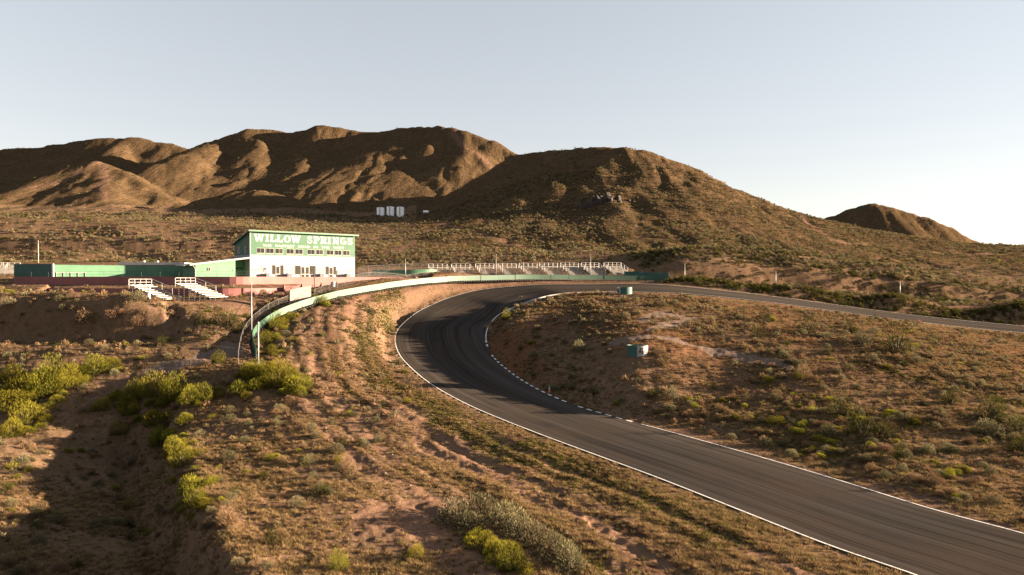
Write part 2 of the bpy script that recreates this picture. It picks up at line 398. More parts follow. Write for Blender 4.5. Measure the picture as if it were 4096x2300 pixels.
def terrain(x, y, fine=True):
    """height and zone masks of the place at (x, y)"""
    e = tps_eval(x, y)
    z = CAM_Z + e * y
    far = smooth((y - 330) / 60)
    # behind everything the land falls away to a plain
    zr_, who = ridge_height(x, y)
    zr_ = np.where(y > 300, zr_, -50)
    kk = 6.0
    hill = (zr_ > z)
    who = np.where(hill, who, 0)
    z = np.maximum(z, zr_) + np.maximum(kk - np.abs(z - zr_), 0) ** 2 / (4 * kk)
    # erosion: gullies on the slopes
    g1 = 1 - np.abs(fbm(x / 55 + 4, y / 120, 4, 21)) * 2
    steep = smooth((z - 30) / 40) * smooth((y - 215) / 90)
    g3 = 1 - np.abs(fbm(x / 26 + 2, y / 110, 4, 23)) * 2
    z = z - steep * (2.0 * np.maximum(g1 - .55, 0) * 2.2 + 1.1 * np.maximum(g3 - .5, 0) * 2) + steep * .7 * fbm(x / 16, y / 24, 4, 33)
    midm = smooth((y - 205) / 30) * (1 - smooth((y - 440) / 60))
    g2 = 1 - np.abs(fbm(x / 20 + 9, y / 95, 3, 71)) * 2.2
    lowcone = midm * smooth((x + 30) / 60)
    z = z - lowcone * 1.6 * np.maximum(g2 - .35, 0) + midm * (.55 * fbm(x / 14, y / 9, 4, 41) + .9 * fbm(x / 45, y / 8, 3, 43))
    # rough ground
    d, zroad, side = road_query(x, y)
    off = smooth((d - 0.5) / 5)
    yard = smooth((x + 98) / 4) * smooth((-27 - x) / 4) * smooth((y - 122) / 4) * smooth((172 - y) / 6)
    yard = np.maximum(yard, smooth((118 - y) / 4) * smooth((y - 103) / 3) * smooth((-40 - x) / 4) * 0.8)
    rough = off * (1 - 0.9 * yard)
    nearr = 1 - smooth((y - 170) / 40)
    crest = 1 - .6 * smooth((y - 112) / 15) * (x > 25)
    z = z + rough * nearr * crest * (0.30 * fbm(x / 9, y / 9, 4, 3) + 0.16 * fbm(x / 2.6, y / 2.6, 3, 8))
    # graded bands and wheel tracks that follow the track on its outer verge
    sst = LAST_S
    band = ((side < 0) & (d > .8) & (d < 26)) * smooth((d - .8) / 1.5) * smooth((26 - d) / 6)
    streak = fbm(d / 1.5 + .6 * fbm(x / 8, y / 8, 2, 91), sst / 26, 3, 95) * band
    z = z + .16 * streak * rough + .06 * rough * band * np.sin(d * 2.6 + 2 * fbm(x / 9, y / 9, 2, 97))
    infield = ((side > 0) & (d > 0) & (y < 150)).astype(float)
    if fine:
        lump = np.maximum(fbm(x / 1.3, y / 1.1, 3, 15), 0)
        z = z + rough * nearr * crest * (0.20 * lump * (0.6 + .7 * infield) + 0.09 * fbm(x / .5, y / .5, 3, 19) + 0.05 * np.maximum(fbm(x / .8 + 3, y / .6, 2, 29), 0))
        z = z + (1 - nearr) * .45 * np.maximum(fbm(x / 5, y / 4, 3, 61), 0)
    # eroded scarp along the right side of the dry wash
    rx = np.interp(y, RIM[::-1, 1], RIM[::-1, 0]) + .7 * fbm(y / 4, x * 0 + 3, 3, 180); dl = rx - x
    z = z - 1.9 * smooth(dl / 1.6) * (1 - smooth((dl - 5) / 9)) * smooth((y - 30) / 4) * (1 - smooth((y - 74) / 5)) + .35 * np.exp(-((dl + 1.2) / 1.2) ** 2) * (y < 78) * (y > 30)
    # the ditch on the left and wheel ruts on the verge
    dd = poly_dist(x, y, DITCH)
    z = z - 1.0 * (1 - smooth(dd / 2.2)) * nearr
    for k, R in enumerate(RUTS):
        dr = poly_dist(x, y, R) + .9 * fbm(x / 3, y / 3, 3, 90 + k)
        z = z - nearr * rough * (0.10 * np.exp(-(dr / .35) ** 2) - 0.05 * np.exp(-((dr - .7) / .35) ** 2)) * smooth(fbm(x / 6, y / 6, 2, 140 + k) * 2 + .6)
    # gully cut in the terrace edge by the bleachers
    gu = poly_dist(x, y, px_line([(178,326,94.5),(174,316,98),(170,308,101.5)]))
    z = z - 1.1 * (1 - smooth((gu + .5 * fbm(x / 1.5, y / 1.5, 2, 150)) / 1.3)) * nearr
    # steep cut banks: above the far straight, behind the yard and below the bleacher terrace
    for Pc, A, wd, x0, x1 in CUTS:
        dc = y - np.interp(x, Pc[:, 0], Pc[:, 1]) + .8 * fbm(x / 7, y / 7, 3, 170)
        z = z + A * (smooth(dc / wd) - smooth((dc + 6) / 14)) * smooth((x - x0) / 8) * smooth((x1 - x) / 8)
    # terraces held by the red walls
    yu = np.interp(x, UPW[:, 0], UPW[:, 1]) + .5 + .9 * (x > -62); yl = np.interp(x, LOW[:, 0], LOW[:, 1]) + .5; ysw = np.interp(x, STW[:, 0], STW[:, 1]) + .5
    inx = (x > -93.5) & (x < -22.5) & (y < 170)
    z = np.where(inx & (y > yu), YARD_Z - .9 * smooth((yu + 1.2 - y) / 1.2) * 0, z)
    inl = (x > LOW[0, 0]) & (x < LOW[-1, 0])
    ledge = inx & (y <= yu) & (y > np.where(inl, yl, yu - 2.5))
    z = np.where(ledge & (x < STW[0, 0]), 15.25 - .8 * np.clip((yu - y) / np.maximum(yu - yl, 2.0), 0, 1) + .12 * fbm(x / 2, y / 2, 2, 160), z)
    fr = np.clip((yl - y) / 5.0, 0, 1); z = np.where(inl & (y <= yl) & (y > yl - 5), np.minimum(z, 13.25 * (1 - fr) + z * fr), z)
    ins = (x > STW[0, 0]) & (x < STW[-1, 0])
    z = np.where(ins & (y > ysw) & (y <= yu), np.minimum(step_top(x) - .4, YARD_Z), z)
    z = np.where(ins & (y <= ysw) & (y > ysw - 5), np.minimum(z, (step_top(x) - 1.15) * (1 - np.clip((ysw - y) / 5, 0, 1)) + z * np.clip((ysw - y) / 5, 0, 1)), z)
    # the tyre barrier stands on a trimmed ledge
    nr = (y > 80) & (y < 172) & (x > -45) & (x < 42)
    ii = np.nonzero(nr)[0]
    d2 = (x[ii, None] - RAIL[None, ::3, 0]) ** 2 + (y[ii, None] - RAIL[None, ::3, 1]) ** 2
    jr = d2.argmin(1) * 3; dr_ = np.sqrt(d2.min(1))
    z[ii] = np.where(dr_ < 3.5, np.minimum(z[ii], RAIL[jr, 2] - RAIL_H - .05 + np.maximum(dr_ - 1.2, 0) * .6), z[ii])
    # road bed
    bw = np.where(side > 0, np.where(x > 10, 6.0, 3.8), 4.0)
    t = smooth(d / bw)
    on = d < 30
    z = np.where(on, (zroad - .07) * (1 - t) + z * t, z)
    z = np.where(d < -0.25, zroad - .30, z)
    z = np.where(d < -0.9, zroad - 1.0, z)
    global STREAK; STREAK = streak
    return z, d, side, who, yard, infield

# ------------------------------------------------------------------ ground sheet and hills
PMIN, PMAX, NP_ = -1.02, 1.04, 860
ys = [15.0]
while ys[-1] < 1250:
    r = 0.0058 if ys[-1] < 330 else 0.0072
    ys.append(ys[-1] * (1 + r))
ys = np.array(ys + [1400, 1700, 2300, 3500, 7000])
ps = np.linspace(PMIN, PMAX, NP_)
GX = ps[None, :] * ys[:, None]; GY = np.repeat(ys[:, None], NP_, 1)
gz, gd, gside, gwho, gyard, ginf = terrain(GX.ravel(), GY.ravel())
gstreak = STREAK.copy()
lowfar = smooth((GY.ravel() - 1150) / 900)
gz = gz * (1 - lowfar) + 5 * lowfar
NR = len(ys)
GZ = gz.reshape(NR, NP_)

def ground_z(x, y):
    """height of the built ground sheet"""
    x = np.asarray(x, float); y = np.asarray(y, float)
    fi = np.interp(y, ys, np.arange(NR)); fj = (x / y - PMIN) / (PMAX - PMIN) * (NP_ - 1)
    i = np.clip(fi.astype(int), 0, NR - 2); j = np.clip(fj.astype(int), 0, NP_ - 2)
    a = fi - i; b = fj - j
    return (GZ[i, j] * (1 - b) + GZ[i, j + 1] * b) * (1 - a) + (GZ[i + 1, j] * (1 - b) + GZ[i + 1, j + 1] * b) * a

def gz1(x, y):
    return float(ground_z(np.array([x]), np.array([y]))[0])

def hit(u, v):
    """where the line of sight through a pixel meets the ground"""
    p = (u - 512) / F; Yt = ys[:-5]; z = CAM_Z - (v - HOR) / F * Yt
    g = ground_z(p * Yt, Yt); k = np.nonzero(g >= z)[0]
    i = k[0] if len(k) else 100
    return p * Yt[i], Yt[i], g[i]

X = GX.ravel(); Yv = GY.ravel()
# masks (what the ground is made of): r bare dirt / trail, g green weeds, b pale silt or gravel
def line_mask(P, w, seed, soft=1.0):
    return 1 - smooth((poly_dist(X, Yv, P) + w * .9 * fbm(X / w, Yv / w, 3, seed)) / w - .15)
m_dirt = np.zeros(len(X)); m_green = np.zeros(len(X)); m_pale = np.zeros(len(X)); m_red = np.zeros(len(X))
for k, T in enumerate(TRAILS):
    m_dirt = np.maximum(m_dirt, line_mask(T, 4.0 if T[0, 1] > 450 else 2.6, 300 + k) * .9)
m_pale = np.maximum(m_pale, line_mask(GRAVEL, 2.0, 320)); m_pale = np.maximum(m_pale, .8 * line_mask(GRAVEL2, 1.6, 321))
m_pale = np.maximum(m_pale, line_mask(SILT, 3.2, 322))
m_pale = np.maximum(m_pale, .8 * line_mask(px_line([(655,440,69.5),(700,452,65),(760,468,58.5),(810,482,54.5)]), 1.2, 323))
m_pale = np.maximum(m_pale, .8 * line_mask(px_line([(860,500,49),(930,520,45.5),(1024,548,41)]), 1.3, 324))
for k, (P, w, a) in enumerate([(px_line([(395,300,134),(372,325,113),(365,345,100),(372,362,94),(395,385,87),(440,412,77),(520,452,62.5),(620,493,51.5),(740,540,42.5)]), 3.0, 1.0),
                               (px_line([(520,520,44.5),(560,545,41.5),(590,575,37)]), 2.0, .7),
                               (px_line([(860,352,90),(930,366,84),(1024,385,76.5)]), 1.6, .9), (px_line([(930,400,69),(850,380,75),(760,360,85)]), 1.0, .5),
                               (px_line([(265,340,92),(270,325,100),(300,310,107)]), 1.2, .8), (px_line([(760,400,72),(830,420,65),(900,440,60)]), 5.0, .45)]):
    m_green = np.maximum(m_green, a * line_mask(P, w, 340 + k))
m_dirt = np.maximum(m_dirt, gyard * .9)
m_dirt = np.maximum(m_dirt, .95 * line_mask(px_line([(262,505,47),(330,512,46),(405,520,44.5),(440,505,47.5)]), 4.2, 352))
m_dirt = np.maximum(m_dirt, .8 * line_mask(px_line([(300,330,99),(345,305,114),(420,289,140),(520,282,156),(640,281,160)]), 2.5, 350))
for k, R_ in enumerate(RUTS):
    for off in (0, 1.7):
        m_dirt = np.maximum(m_dirt, .8 * (1 - smooth(np.abs(poly_dist(X, Yv, R_) - off + .25 * fbm(X / 4, Yv / 4, 2, 360 + k)) / .42)) * smooth(fbm(X / 9, Yv / 9, 2, 370 + k) * 2 + .7))
m_dirt = np.maximum(m_dirt, .75 * ((gside > 0) & (X > 8) & (Yv < 80)) * (1 - smooth((gd + .8 * fbm(X / 3, Yv / 3, 2, 380) - 1.6) / 1.2)))
m_red = np.maximum(m_red, ginf * smooth(fbm(X / 11, Yv / 11, 3, 77) * 1.6 + .35) * smooth((Yv - 75) / 25))
quad_i = np.arange((NR - 1) * (NP_ - 1))
qi, qj = quad_i // (NP_ - 1), quad_i % (NP_ - 1)
v00 = qi * NP_ + qj
quads = np.stack([v00, v00 + 1, v00 + NP_ + 1, v00 + NP_], 1)
qy = Yv[v00]; qwho = gwho[v00]; qx = X[v00]
cone = (qy > 205) & (qx > -75 * 1.0) & (qwho == 0) & (gz[v00] > CAM_Z + 6) & (qy < 1100) & (qx / qy > -.14)
part_id = np.where(qwho == 3, 3, np.where((qwho > 0), 1, np.where(cone & (qy > 225), 2, 0)))

def sheet(name, sel, mat):
    q = quads[sel]
    used, inv = np.unique(q.ravel(), return_inverse=True)
    me = bpy.data.meshes.new(name)
    co = np.stack([X[used], Yv[used], gz[used]], 1).astype(np.float32)
    me.vertices.add(len(used)); me.vertices.foreach_set('co', co.ravel())
    me.loops.add(len(q) * 4); me.loops.foreach_set('vertex_index', inv.astype(np.int32))
    me.polygons.add(len(q)); me.polygons.foreach_set('loop_start', np.arange(0, len(q) * 4, 4, dtype=np.int32))
    me.polygons.foreach_set('use_smooth', np.ones(len(q), bool))
    me.materials.append(mat)
    me.update(); me.validate()
    at_ = me.attributes.new('cover', 'FLOAT_COLOR', 'POINT')
    cc = np.stack([m_dirt[used], m_green[used], m_pale[used], m_red[used]], 1).astype(np.float32)
    at_.data.foreach_set('color', np.clip(cc, 0, 1).ravel())
    a2_ = me.attributes.new('streak', 'FLOAT', 'POINT'); a2_.data.foreach_set('value', gstreak[used].astype(np.float32))
    o = bpy.data.objects.new(name, me); COL.objects.link(o)
    o['kind'] = 'structure'
    return o

def ground_mat(name, soil, soil2, grass, grass2, gscale, big_bump=0.0):
    m, nt, b = nodes_of(name)
    oc = obj_coord(nt)
    attr = nt.nodes.new('ShaderNodeAttribute'); attr.attribute_name = 'cover'
    sep = nt.nodes.new('ShaderNodeSeparateColor'); nt.links.new(attr.outputs['Color'], sep.inputs[0])
    big = noise_tex(nt, 0.045, oc, 5, .6); mid = noise_tex(nt, 0.55, oc, 6, .65); fine = noise_tex(nt, 6.0, oc, 4, .7)
    c = mixc(nt, ramp(nt, big, .38, .62), soil, soil2)
    g = mixc(nt, ramp(nt, fine, .3, .7), grass, grass2)
    gm = nt.nodes.new('ShaderNodeMath'); gm.operation = 'MULTIPLY'
    nt.links.new(ramp(nt, noise_tex(nt, gscale, oc, 8, .78), .44, .58), gm.inputs[0])
    inv = nt.nodes.new('ShaderNodeMath'); inv.operation = 'SUBTRACT'; inv.inputs[0].default_value = .85
    nt.links.new(sep.outputs[0], inv.inputs[1]); inv.use_clamp = True
    nt.links.new(inv.outputs[0], gm.inputs[1])
    c = mixc(nt, gm.outputs[0], c, g)
    c = mixc(nt, attr.outputs['Alpha'], c, mixc(nt, ramp(nt, mid, .35, .7), (0.1198, 0.0578, 0.0325), (0.0972, 0.0503, 0.0279)))
    c = mixc(nt, sep.outputs[0], c, mixc(nt, ramp(nt, mid, .3, .7), (0.1359, 0.0803, 0.0531), (0.1068, 0.0647, 0.0441)))
    gr = nt.nodes.new('ShaderNodeMath'); gr.operation = 'MULTIPLY'
    nt.links.new(sep.outputs[1], gr.inputs[0]); nt.links.new(ramp(nt, noise_tex(nt, 1.6, oc, 5, .7), .38, .56), gr.inputs[1])
    c = mixc(nt, gr.outputs[0], c, mixc(nt, ramp(nt, fine, .3, .7), (0.0292, 0.0300, 0.0104), (0.0550, 0.0490, 0.0156)))
    pa = nt.nodes.new('ShaderNodeMath'); pa.operation = 'MULTIPLY_ADD'; pa.inputs[1].default_value = .9
    nt.links.new(noise_tex(nt, 1.3, oc, 7, .75), pa.inputs[0]); nt.links.new(sep.outputs[2], pa.inputs[2])
    c = mixc(nt, ramp(nt, pa.outputs[0], .78, .98), c, mixc(nt, ramp(nt, fine, .3, .7), (0.1133, 0.0803, 0.0616), (0.1456, 0.1054, 0.0831)))
    # scattered pebbles and crumbs
    vor = nt.nodes.new('ShaderNodeTexVoronoi'); vor.inputs['Scale'].default_value = 3.5; nt.links.new(oc, vor.inputs['Vector'])
    c = mixc(nt, ramp(nt, vor.outputs['Distance'], .12, .05), c, (0.1813, 0.1349, 0.1039))
    mm = nt.nodes.new('ShaderNodeMath'); mm.operation = 'MULTIPLY'; mm.inputs[1].default_value = .75
    nt.links.new(ramp(nt, noise_tex(nt, 2.2, oc, 8, .78), .46, .3), mm.inputs[0])
    c = mixc(nt, mm.outputs[0], c, (0.0389, 0.0251, 0.0170))
    sa = nt.nodes.new('ShaderNodeAttribute'); sa.attribute_name = 'streak'
    c = mixc(nt, ramp(nt, sa.outputs['Fac'], .06, .42), c, (0.0635, 0.0376, 0.0233))
    c = mixc(nt, ramp(nt, sa.outputs['Fac'], -.06, -.42), c, (0.1522, 0.0878, 0.0572))
    gr2 = nt.nodes.new('ShaderNodeMapRange'); gr2.inputs[1].default_value = .28; gr2.inputs[2].default_value = .72; gr2.inputs[3].default_value = .52; gr2.inputs[4].default_value = 1.42
    nt.links.new(noise_tex(nt, 7.5, oc, 6, .8), gr2.inputs[0])
    vm = nt.nodes.new('ShaderNodeVectorMath'); vm.operation = 'SCALE'; nt.links.new(c, vm.inputs[0]); nt.links.new(gr2.outputs[0], vm.inputs['Scale']); c = vm.outputs[0]
    nt.links.new(c, b.inputs['Base Color'])
    b.inputs['Roughness'].default_value = .95; b.inputs['Specular IOR Level'].default_value = 0.0
    bn = nt.nodes.new('ShaderNodeBump'); bn.inputs['Strength'].default_value = .8; bn.inputs['Distance'].default_value = .16
    nt.links.new(noise_tex(nt, 3.0, oc, 8, .7), bn.inputs['Height']); nt.links.new(bn.outputs[0], b.inputs['Normal'])
    if big_bump:      # rills and small spurs too fine for the mesh
        b2 = nt.nodes.new('ShaderNodeBump'); b2.inputs['Strength'].default_value = big_bump; b2.inputs['Distance'].default_value = 2.2
        mpb = nt.nodes.new('ShaderNodeMapping'); mpb.inputs['Scale'].default_value = (1.0, .30, .35); nt.links.new(oc, mpb.inputs[0])
        nt.links.new(noise_tex(nt, .13, mpb.outputs[0], 9, .68), b2.inputs['Height']); nt.links.new(b2.outputs[0], bn.inputs['Normal'])
    return m

M_GROUND = ground_mat('desert_soil', (0.1428, 0.0873, 0.0586), (0.1145, 0.0692, 0.0450), (0.1162, 0.0782, 0.0377), (0.0515, 0.0364, 0.0179), .9)
M_HILL = ground_mat('hill_soil', (0.0909, 0.0571, 0.0325), (0.0728, 0.0458, 0.0265), (0.0694, 0.0467, 0.0222), (0.0312, 0.0228, 0.0111), .22, 1.0)
sheet('ground', part_id == 0, M_GROUND)
sheet('hill_range', part_id == 1, M_HILL)
sheet('hill', part_id == 2, M_HILL)
sheet('butte', part_id == 3, M_HILL)
# open desert on all the other sides of the camera
zf = -3.0
mesh_obj('desert_plain', [(-8000, 15, zf), (-15.2, 15, zf), (15.5, 15, zf), (8000, 15, zf), (8000, -8000, zf), (-8000, -8000, zf), (-7100, 7000, zf), (-8000, 7000, zf), (7200, 7000, zf), (8000, 7000, zf)],
         [(0, 5, 4, 3, 2, 1), (0, 1, 6, 7), (2, 3, 9, 8)], M_GROUND)['kind'] = 'structure'

# ------------------------------------------------------------------ asphalt
def asphalt_mat():
    m, nt, b = nodes_of('asphalt')
    uv = nt.nodes.new('ShaderNodeUVMap'); uv.uv_map = 'lane'
    mp = nt.nodes.new('ShaderNodeMapping'); mp.inputs['Scale'].default_value = (1.0, .02, 1); nt.links.new(uv.outputs[0], mp.inputs[0])
    mp2 = nt.nodes.new('ShaderNodeMapping'); mp2.inputs['Scale'].default_value = (3.5, .035, 1); nt.links.new(uv.outputs[0], mp2.inputs[0])
    oc = obj_coord(nt)
    c = mixc(nt, ramp(nt, noise_tex(nt, .6, mp.outputs[0], 5, .6), .38, .62), (0.0219, 0.0198, 0.0189), (0.0465, 0.0402, 0.0355))
    c = mixc(nt, ramp(nt, noise_tex(nt, .12, oc, 4), .4, .65), c, (0.0420, 0.0322, 0.0263))
    mm = nt.nodes.new('ShaderNodeMath'); mm.operation = 'MULTIPLY'; mm.inputs[1].default_value = .9
    nt.links.new(ramp(nt, noise_tex(nt, 1.0, mp2.outputs[0], 3, .5), .51, .64), mm.inputs[0])
    c = mixc(nt, mm.outputs[0], c, (0.0167, 0.0155, 0.0151))
    mp3 = nt.nodes.new('ShaderNodeMapping'); mp3.inputs['Scale'].default_value = (.55, .008, 1); mp3.inputs['Location'].default_value = (3, 1, 0); nt.links.new(uv.outputs[0], mp3.inputs[0])
    c = mixc(nt, ramp(nt, noise_tex(nt, 1.0, mp3.outputs[0], 4, .6), .52, .66), c, (0.0558, 0.0482, 0.0426))
    c = mixc(nt, ramp(nt, noise_tex(nt, 60, oc, 2), .55, .8), c, (0.0694, 0.0538, 0.0438))
    nt.links.new(c, b.inputs['Base Color'])
    b.inputs['Roughness'].default_value = .95; b.inputs['Specular IOR Level'].default_value = 0.0
    bn = nt.nodes.new('ShaderNodeBump'); bn.inputs['Strength'].default_value = .25; bn.inputs['Distance'].default_value = .01
    nt.links.new(noise_tex(nt, 45, oc, 3), bn.inputs['Height']); nt.links.new(bn.outputs[0], b.inputs['Normal'])
    return m

NL = 9
RV = []; RF = []; RUV = []
for i in range(NS):
    for k in range(NL):
        w = k / (NL - 1)
        RV.append(outP[i] * (1 - w) + inP[i] * w); RUV.append((w * HALF[i] * 2, SLEN[i]))
for i in range(NS - 1):
    for k in range(NL - 1):
        a = i * NL + k
        RF.append((a, a + 1, a + NL + 1, a + NL))
road = mesh_obj('race_track', RV, RF, asphalt_mat(), smooth_sh=True)
road['kind'] = 'structure'
uvl = road.data.uv_layers.new(name='lane')
vi = np.empty(len(road.data.loops), np.int32); road.data.loops.foreach_get('vertex_index', vi)
uvl.data.foreach_set('uv', np.array(RUV, np.float32)[vi].ravel())

M_LINE = simple_mat('road_paint', (.78, .76, .72), .6, .08, 2.0, dirt=(.10, .07, .055), dirt_amt=.9)
def along(s, lat, dz=0.0):
    """point on the track: s metres along, lat metres from the outer edge (negative lat: from the inner edge)"""
    i = np.interp(s, SLEN, np.arange(NS)); o = np.array([np.interp(i, np.arange(NS), outP[:, k]) for k in range(3)]); n = np.array([np.interp(i, np.arange(NS), inP[:, k]) for k in range(3)])
    L = np.linalg.norm(n - o); w = lat / L if lat >= 0 else 1 + lat / L
    p = o * (1 - w) + n * w
    return p + [0, 0, dz]

def strip(name, s0, s1, la, lb, step, dz, mat, parent):
    S = np.arange(s0, s1 + 1e-6, step); V = []; Fc = []
    for s in S: V += [along(s, la, dz), along(s, lb, dz)]
    for i in range(len(S) - 1): Fc.append((2 * i, 2 * i + 1, 2 * i + 3, 2 * i + 2))
    return mesh_obj(name, V, Fc, mat, parent)
SEND = SLEN[-1]
iapex = int(np.argmin(np.abs(inP[:, 0] - at(487, 336, 114)[0]) + np.abs(inP[:, 1] - 114.6)))
sapex = SLEN[iapex]
o1 = strip('edge_line', 1, SEND - 1, .10, .24, 1.0, .012, M_LINE, road)

# inner edge: solid paint, a broken kerb round the apex, solid paint again
def s_at_inner(u, v, Y):
    p = at(u, v, Y)
    return float(SLEN[np.argmin(np.linalg.norm(inP[:, :2] - p[:2], axis=1))])
sk0 = s_at_inner(640, 423, 74.5); sk1 = s_at_inner(488, 340, 113)
strip('edge_line', 1, sk0, -.24, -.10, 1.0, .012, M_LINE, road)
strip('edge_line', sk1 + .5, SEND - 1, -.26, -.10, 1.0, .012, M_LINE, road)
s = sk0 + .5; kprot = None
while s < sk1:
    if rng.random() > .08:
        strip('kerb_block', s, s + .95, -.36, -.06, .475, .016, M_LINE, road)
    s += 1.75

# ------------------------------------------------------------------ mesh builder
class MB:
    def __init__(self): self.V = []; self.F = []
    def box(self, x0, x1, y0, y1, z0, z1):
        b = len(self.V)
        self.V += [(x0, y0, z0), (x1, y0, z0), (x1, y1, z0), (x0, y1, z0), (x0, y0, z1), (x1, y0, z1), (x1, y1, z1), (x0, y1, z1)]
        self.F += [(b, b + 3, b + 2, b + 1), (b + 4, b + 5, b + 6, b + 7), (b, b + 1, b + 5, b + 4), (b + 1, b + 2, b + 6, b + 5), (b + 2, b + 3, b + 7, b + 6), (b + 3, b, b + 4, b + 7)]
        return self
    def prism(self, pts, y0, y1):
        """pts: polygon in x, z, counter-clockwise seen from -y; extruded in y"""
        b = len(self.V); n = len(pts)
        self.V += [(p[0], y0, p[1]) for p in pts] + [(p[0], y1, p[1]) for p in pts]
        self.F.append(tuple(range(b, b + n))); self.F.append(tuple(range(b + 2 * n - 1, b + n - 1, -1)))
        for i in range(n):
            j = (i + 1) % n
            self.F.append((b + j, b + i, b + n + i, b + n + j))
        return self
    def hexa(self, P):
        """eight corners, bottom ring then top ring"""
        b = len(self.V); self.V += [tuple(p) for p in P]
        self.F += [(b, b + 3, b + 2, b + 1), (b + 4, b + 5, b + 6, b + 7), (b, b + 1, b + 5, b + 4), (b + 1, b + 2, b + 6, b + 5), (b + 2, b + 3, b + 7, b + 6), (b + 3, b, b + 4, b + 7)]
        return self
    def tube(self, a, c, r0, r1=None, n=8, cap=True):
        r1 = r0 if r1 is None else r1
        a = np.array(a, float); c = np.array(c, float); d = c - a; d /= np.linalg.norm(d)
        e = np.cross(d, [0, 0, 1]) if abs(d[2]) < .9 else np.cross(d, [1, 0, 0]); e /= np.linalg.norm(e); f = np.cross(d, e)
        b = len(self.V)
        for k in range(n):
            t = 2 * math.pi * k / n; self.V.append(tuple(a + r0 * (math.cos(t) * e + math.sin(t) * f)))
        for k in range(n):
            t = 2 * math.pi * k / n; self.V.append(tuple(c + r1 * (math.cos(t) * e + math.sin(t) * f)))
        for k in range(n):
            j = (k + 1) % n; self.F.append((b + k, b + j, b + n + j, b + n + k))
        if cap:
            self.F.append(tuple(range(b + n - 1, b - 1, -1))); self.F.append(tuple(range(b + n, b + 2 * n)))
        return self
    def lathe(self, prof, n=16, c=(0, 0, 0)):
        b = len(self.V); m = len(prof)
        for k in range(n):
            t = 2 * math.pi * k / n
            self.V += [(c[0] + r * math.cos(t), c[1] + r * math.sin(t), c[2] + z) for r, z in prof]
        for k in range(n):
            j = (k + 1) % n
            for i in range(m - 1):
                self.F.append((b + k * m + i, b + j * m + i, b + j * m + i + 1, b + k * m + i + 1))
        return self
    def build(self, name, mat, parent=None, smooth_sh=False):
        return mesh_obj(name, self.V, self.F, mat, parent, smooth_sh)

def empty(name, loc, rz=0.0):
    o = bpy.data.objects.new(name, None); COL.objects.link(o)
    o.location = [float(c) for c in loc]; o.rotation_euler = (0, 0, rz); o.empty_display_size = .3
    return o

def copy_tree(o, parent=None):
    c = o.copy(); COL.objects.link(c); c.parent = parent
    for ch in o.children: copy_tree(ch, c)
    return c

def swept_wall(P, z_top, z_bot, th):
    """wall along plan polyline P (n,2) with top and bottom heights, thickness th to the left of travel"""
    P = np.asarray(P, float); n = len(P)
    T = np.gradient(P, axis=0); T /= np.linalg.norm(T, axis=1)[:, None]
    Nn = np.stack([-T[:, 1], T[:, 0]], 1)
    mb = MB()
    for i in range(n):
        a = P[i]; b = P[i] + Nn[i] * th
        mb.V += [(a[0], a[1], z_bot[i]), (a[0], a[1], z_top[i]), (b[0], b[1], z_top[i]), (b[0], b[1], z_bot[i])]
    for i in range(n - 1):
        k = 4 * i
        for q in range(4):
            r = (q + 1) % 4; mb.F.append((k + q, k + r, k + 4 + r, k + 4 + q))
    mb.F.append((0, 3, 2, 1)); k = 4 * (n - 1); mb.F.append((k, k + 1, k + 2, k + 3))
    return mb

# ------------------------------------------------------------------ paints
M_GREEN = simple_mat('green_paint', (.030, .108, .054), .65, .10, .6, dirt=(.03, .085, .05), dirt_amt=.35)
M_LGREEN = simple_mat('light_green_paint', (.105, .235, .140), .65, .08, .5, dirt=(.06, .13, .075), dirt_amt=.3)
M_TEAL = simple_mat('teal_paint_and_shade', (.026, .100, .082), .65, .10, .6, dirt=(.015, .06, .045), dirt_amt=.3)  # teal parts, and the green end panel with shade put into its colour
M_CREAM = simple_mat('white_stucco', (.270, .270, .292), .8, .05, .5, dirt=(.23, .20, .18), dirt_amt=.2, bump=.2)
M_WHITE = simple_mat('white_paint', (.36, .355, .35), .55, .05, 1.2, dirt=(.22, .18, .14), dirt_amt=.3)
M_LETTER = simple_mat('letter_paint', (.36, .345, .325), .6, .06, 2)
M_BAND = simple_mat('grey_band_paint', (.17, .175, .18), .75, .06, 1)
M_RED = simple_mat('red_wall_paint', (.275, .105, .098), .8, .12, .35, dirt=(.25, .12, .085), dirt_amt=.5, bump=.25, bscale=8)
M_BELT = simple_mat('mint_belt', (.036, .096, .058), .6, .08, .7, dirt=(.026, .05, .034), dirt_amt=.4)
M_RUBBER = simple_mat('tyre_rubber', (.018, .017, .016), .85, .2, 3)
M_GALV = simple_mat('galvanised_steel', (.27, .265, .255), .5, .12, 2, metal=.35)
M_FENCE = simple_mat('weathered_fence_wire', (.13, .12, .11), .7, .15, 2)
M_ALU = simple_mat('aluminium_plank', (.52, .50, .47), .5, .08, 2.5, metal=.15)
M_DARKST = simple_mat('dark_steel', (.07, .065, .06), .7, .2, 3)
M_GLASS = simple_mat('window_glass', (.016, .015, .014), .12, .25, .8, spec=.8)
M_BLIND = simple_mat('tinted_glass', (.038, .033, .026), .2, .15, 1.2, spec=.7)
M_FRAME = simple_mat('window_frame', (.34, .31, .28), .5, .06, 3)
M_ROOF = simple_mat('metal_roof', (.33, .35, .36), .5, .1, .8, metal=.2)
M_ROOFG = simple_mat('green_metal_roof', (.10, .18, .12), .5, .08, .8)
M_WOOD = simple_mat('pole_wood', (.42, .35, .27), .85, .2, 4)
M_BLACK = simple_mat('black_paint', (.015, .015, .017), .6, .1, 3)
M_BLUEGREY = simple_mat('blue_grey_plastic_and_shade', (.15, .17, .21), .5, .15, 3)  # dark drum's own colour; on cooler casings, shade put into the colour
M_TANK = simple_mat('tank_paint', (1.15, 1.15, 1.17), .5, .05, .4)
M_ORANGE = simple_mat('cone_orange', (.65, .16, .04), .6, .1, 6)
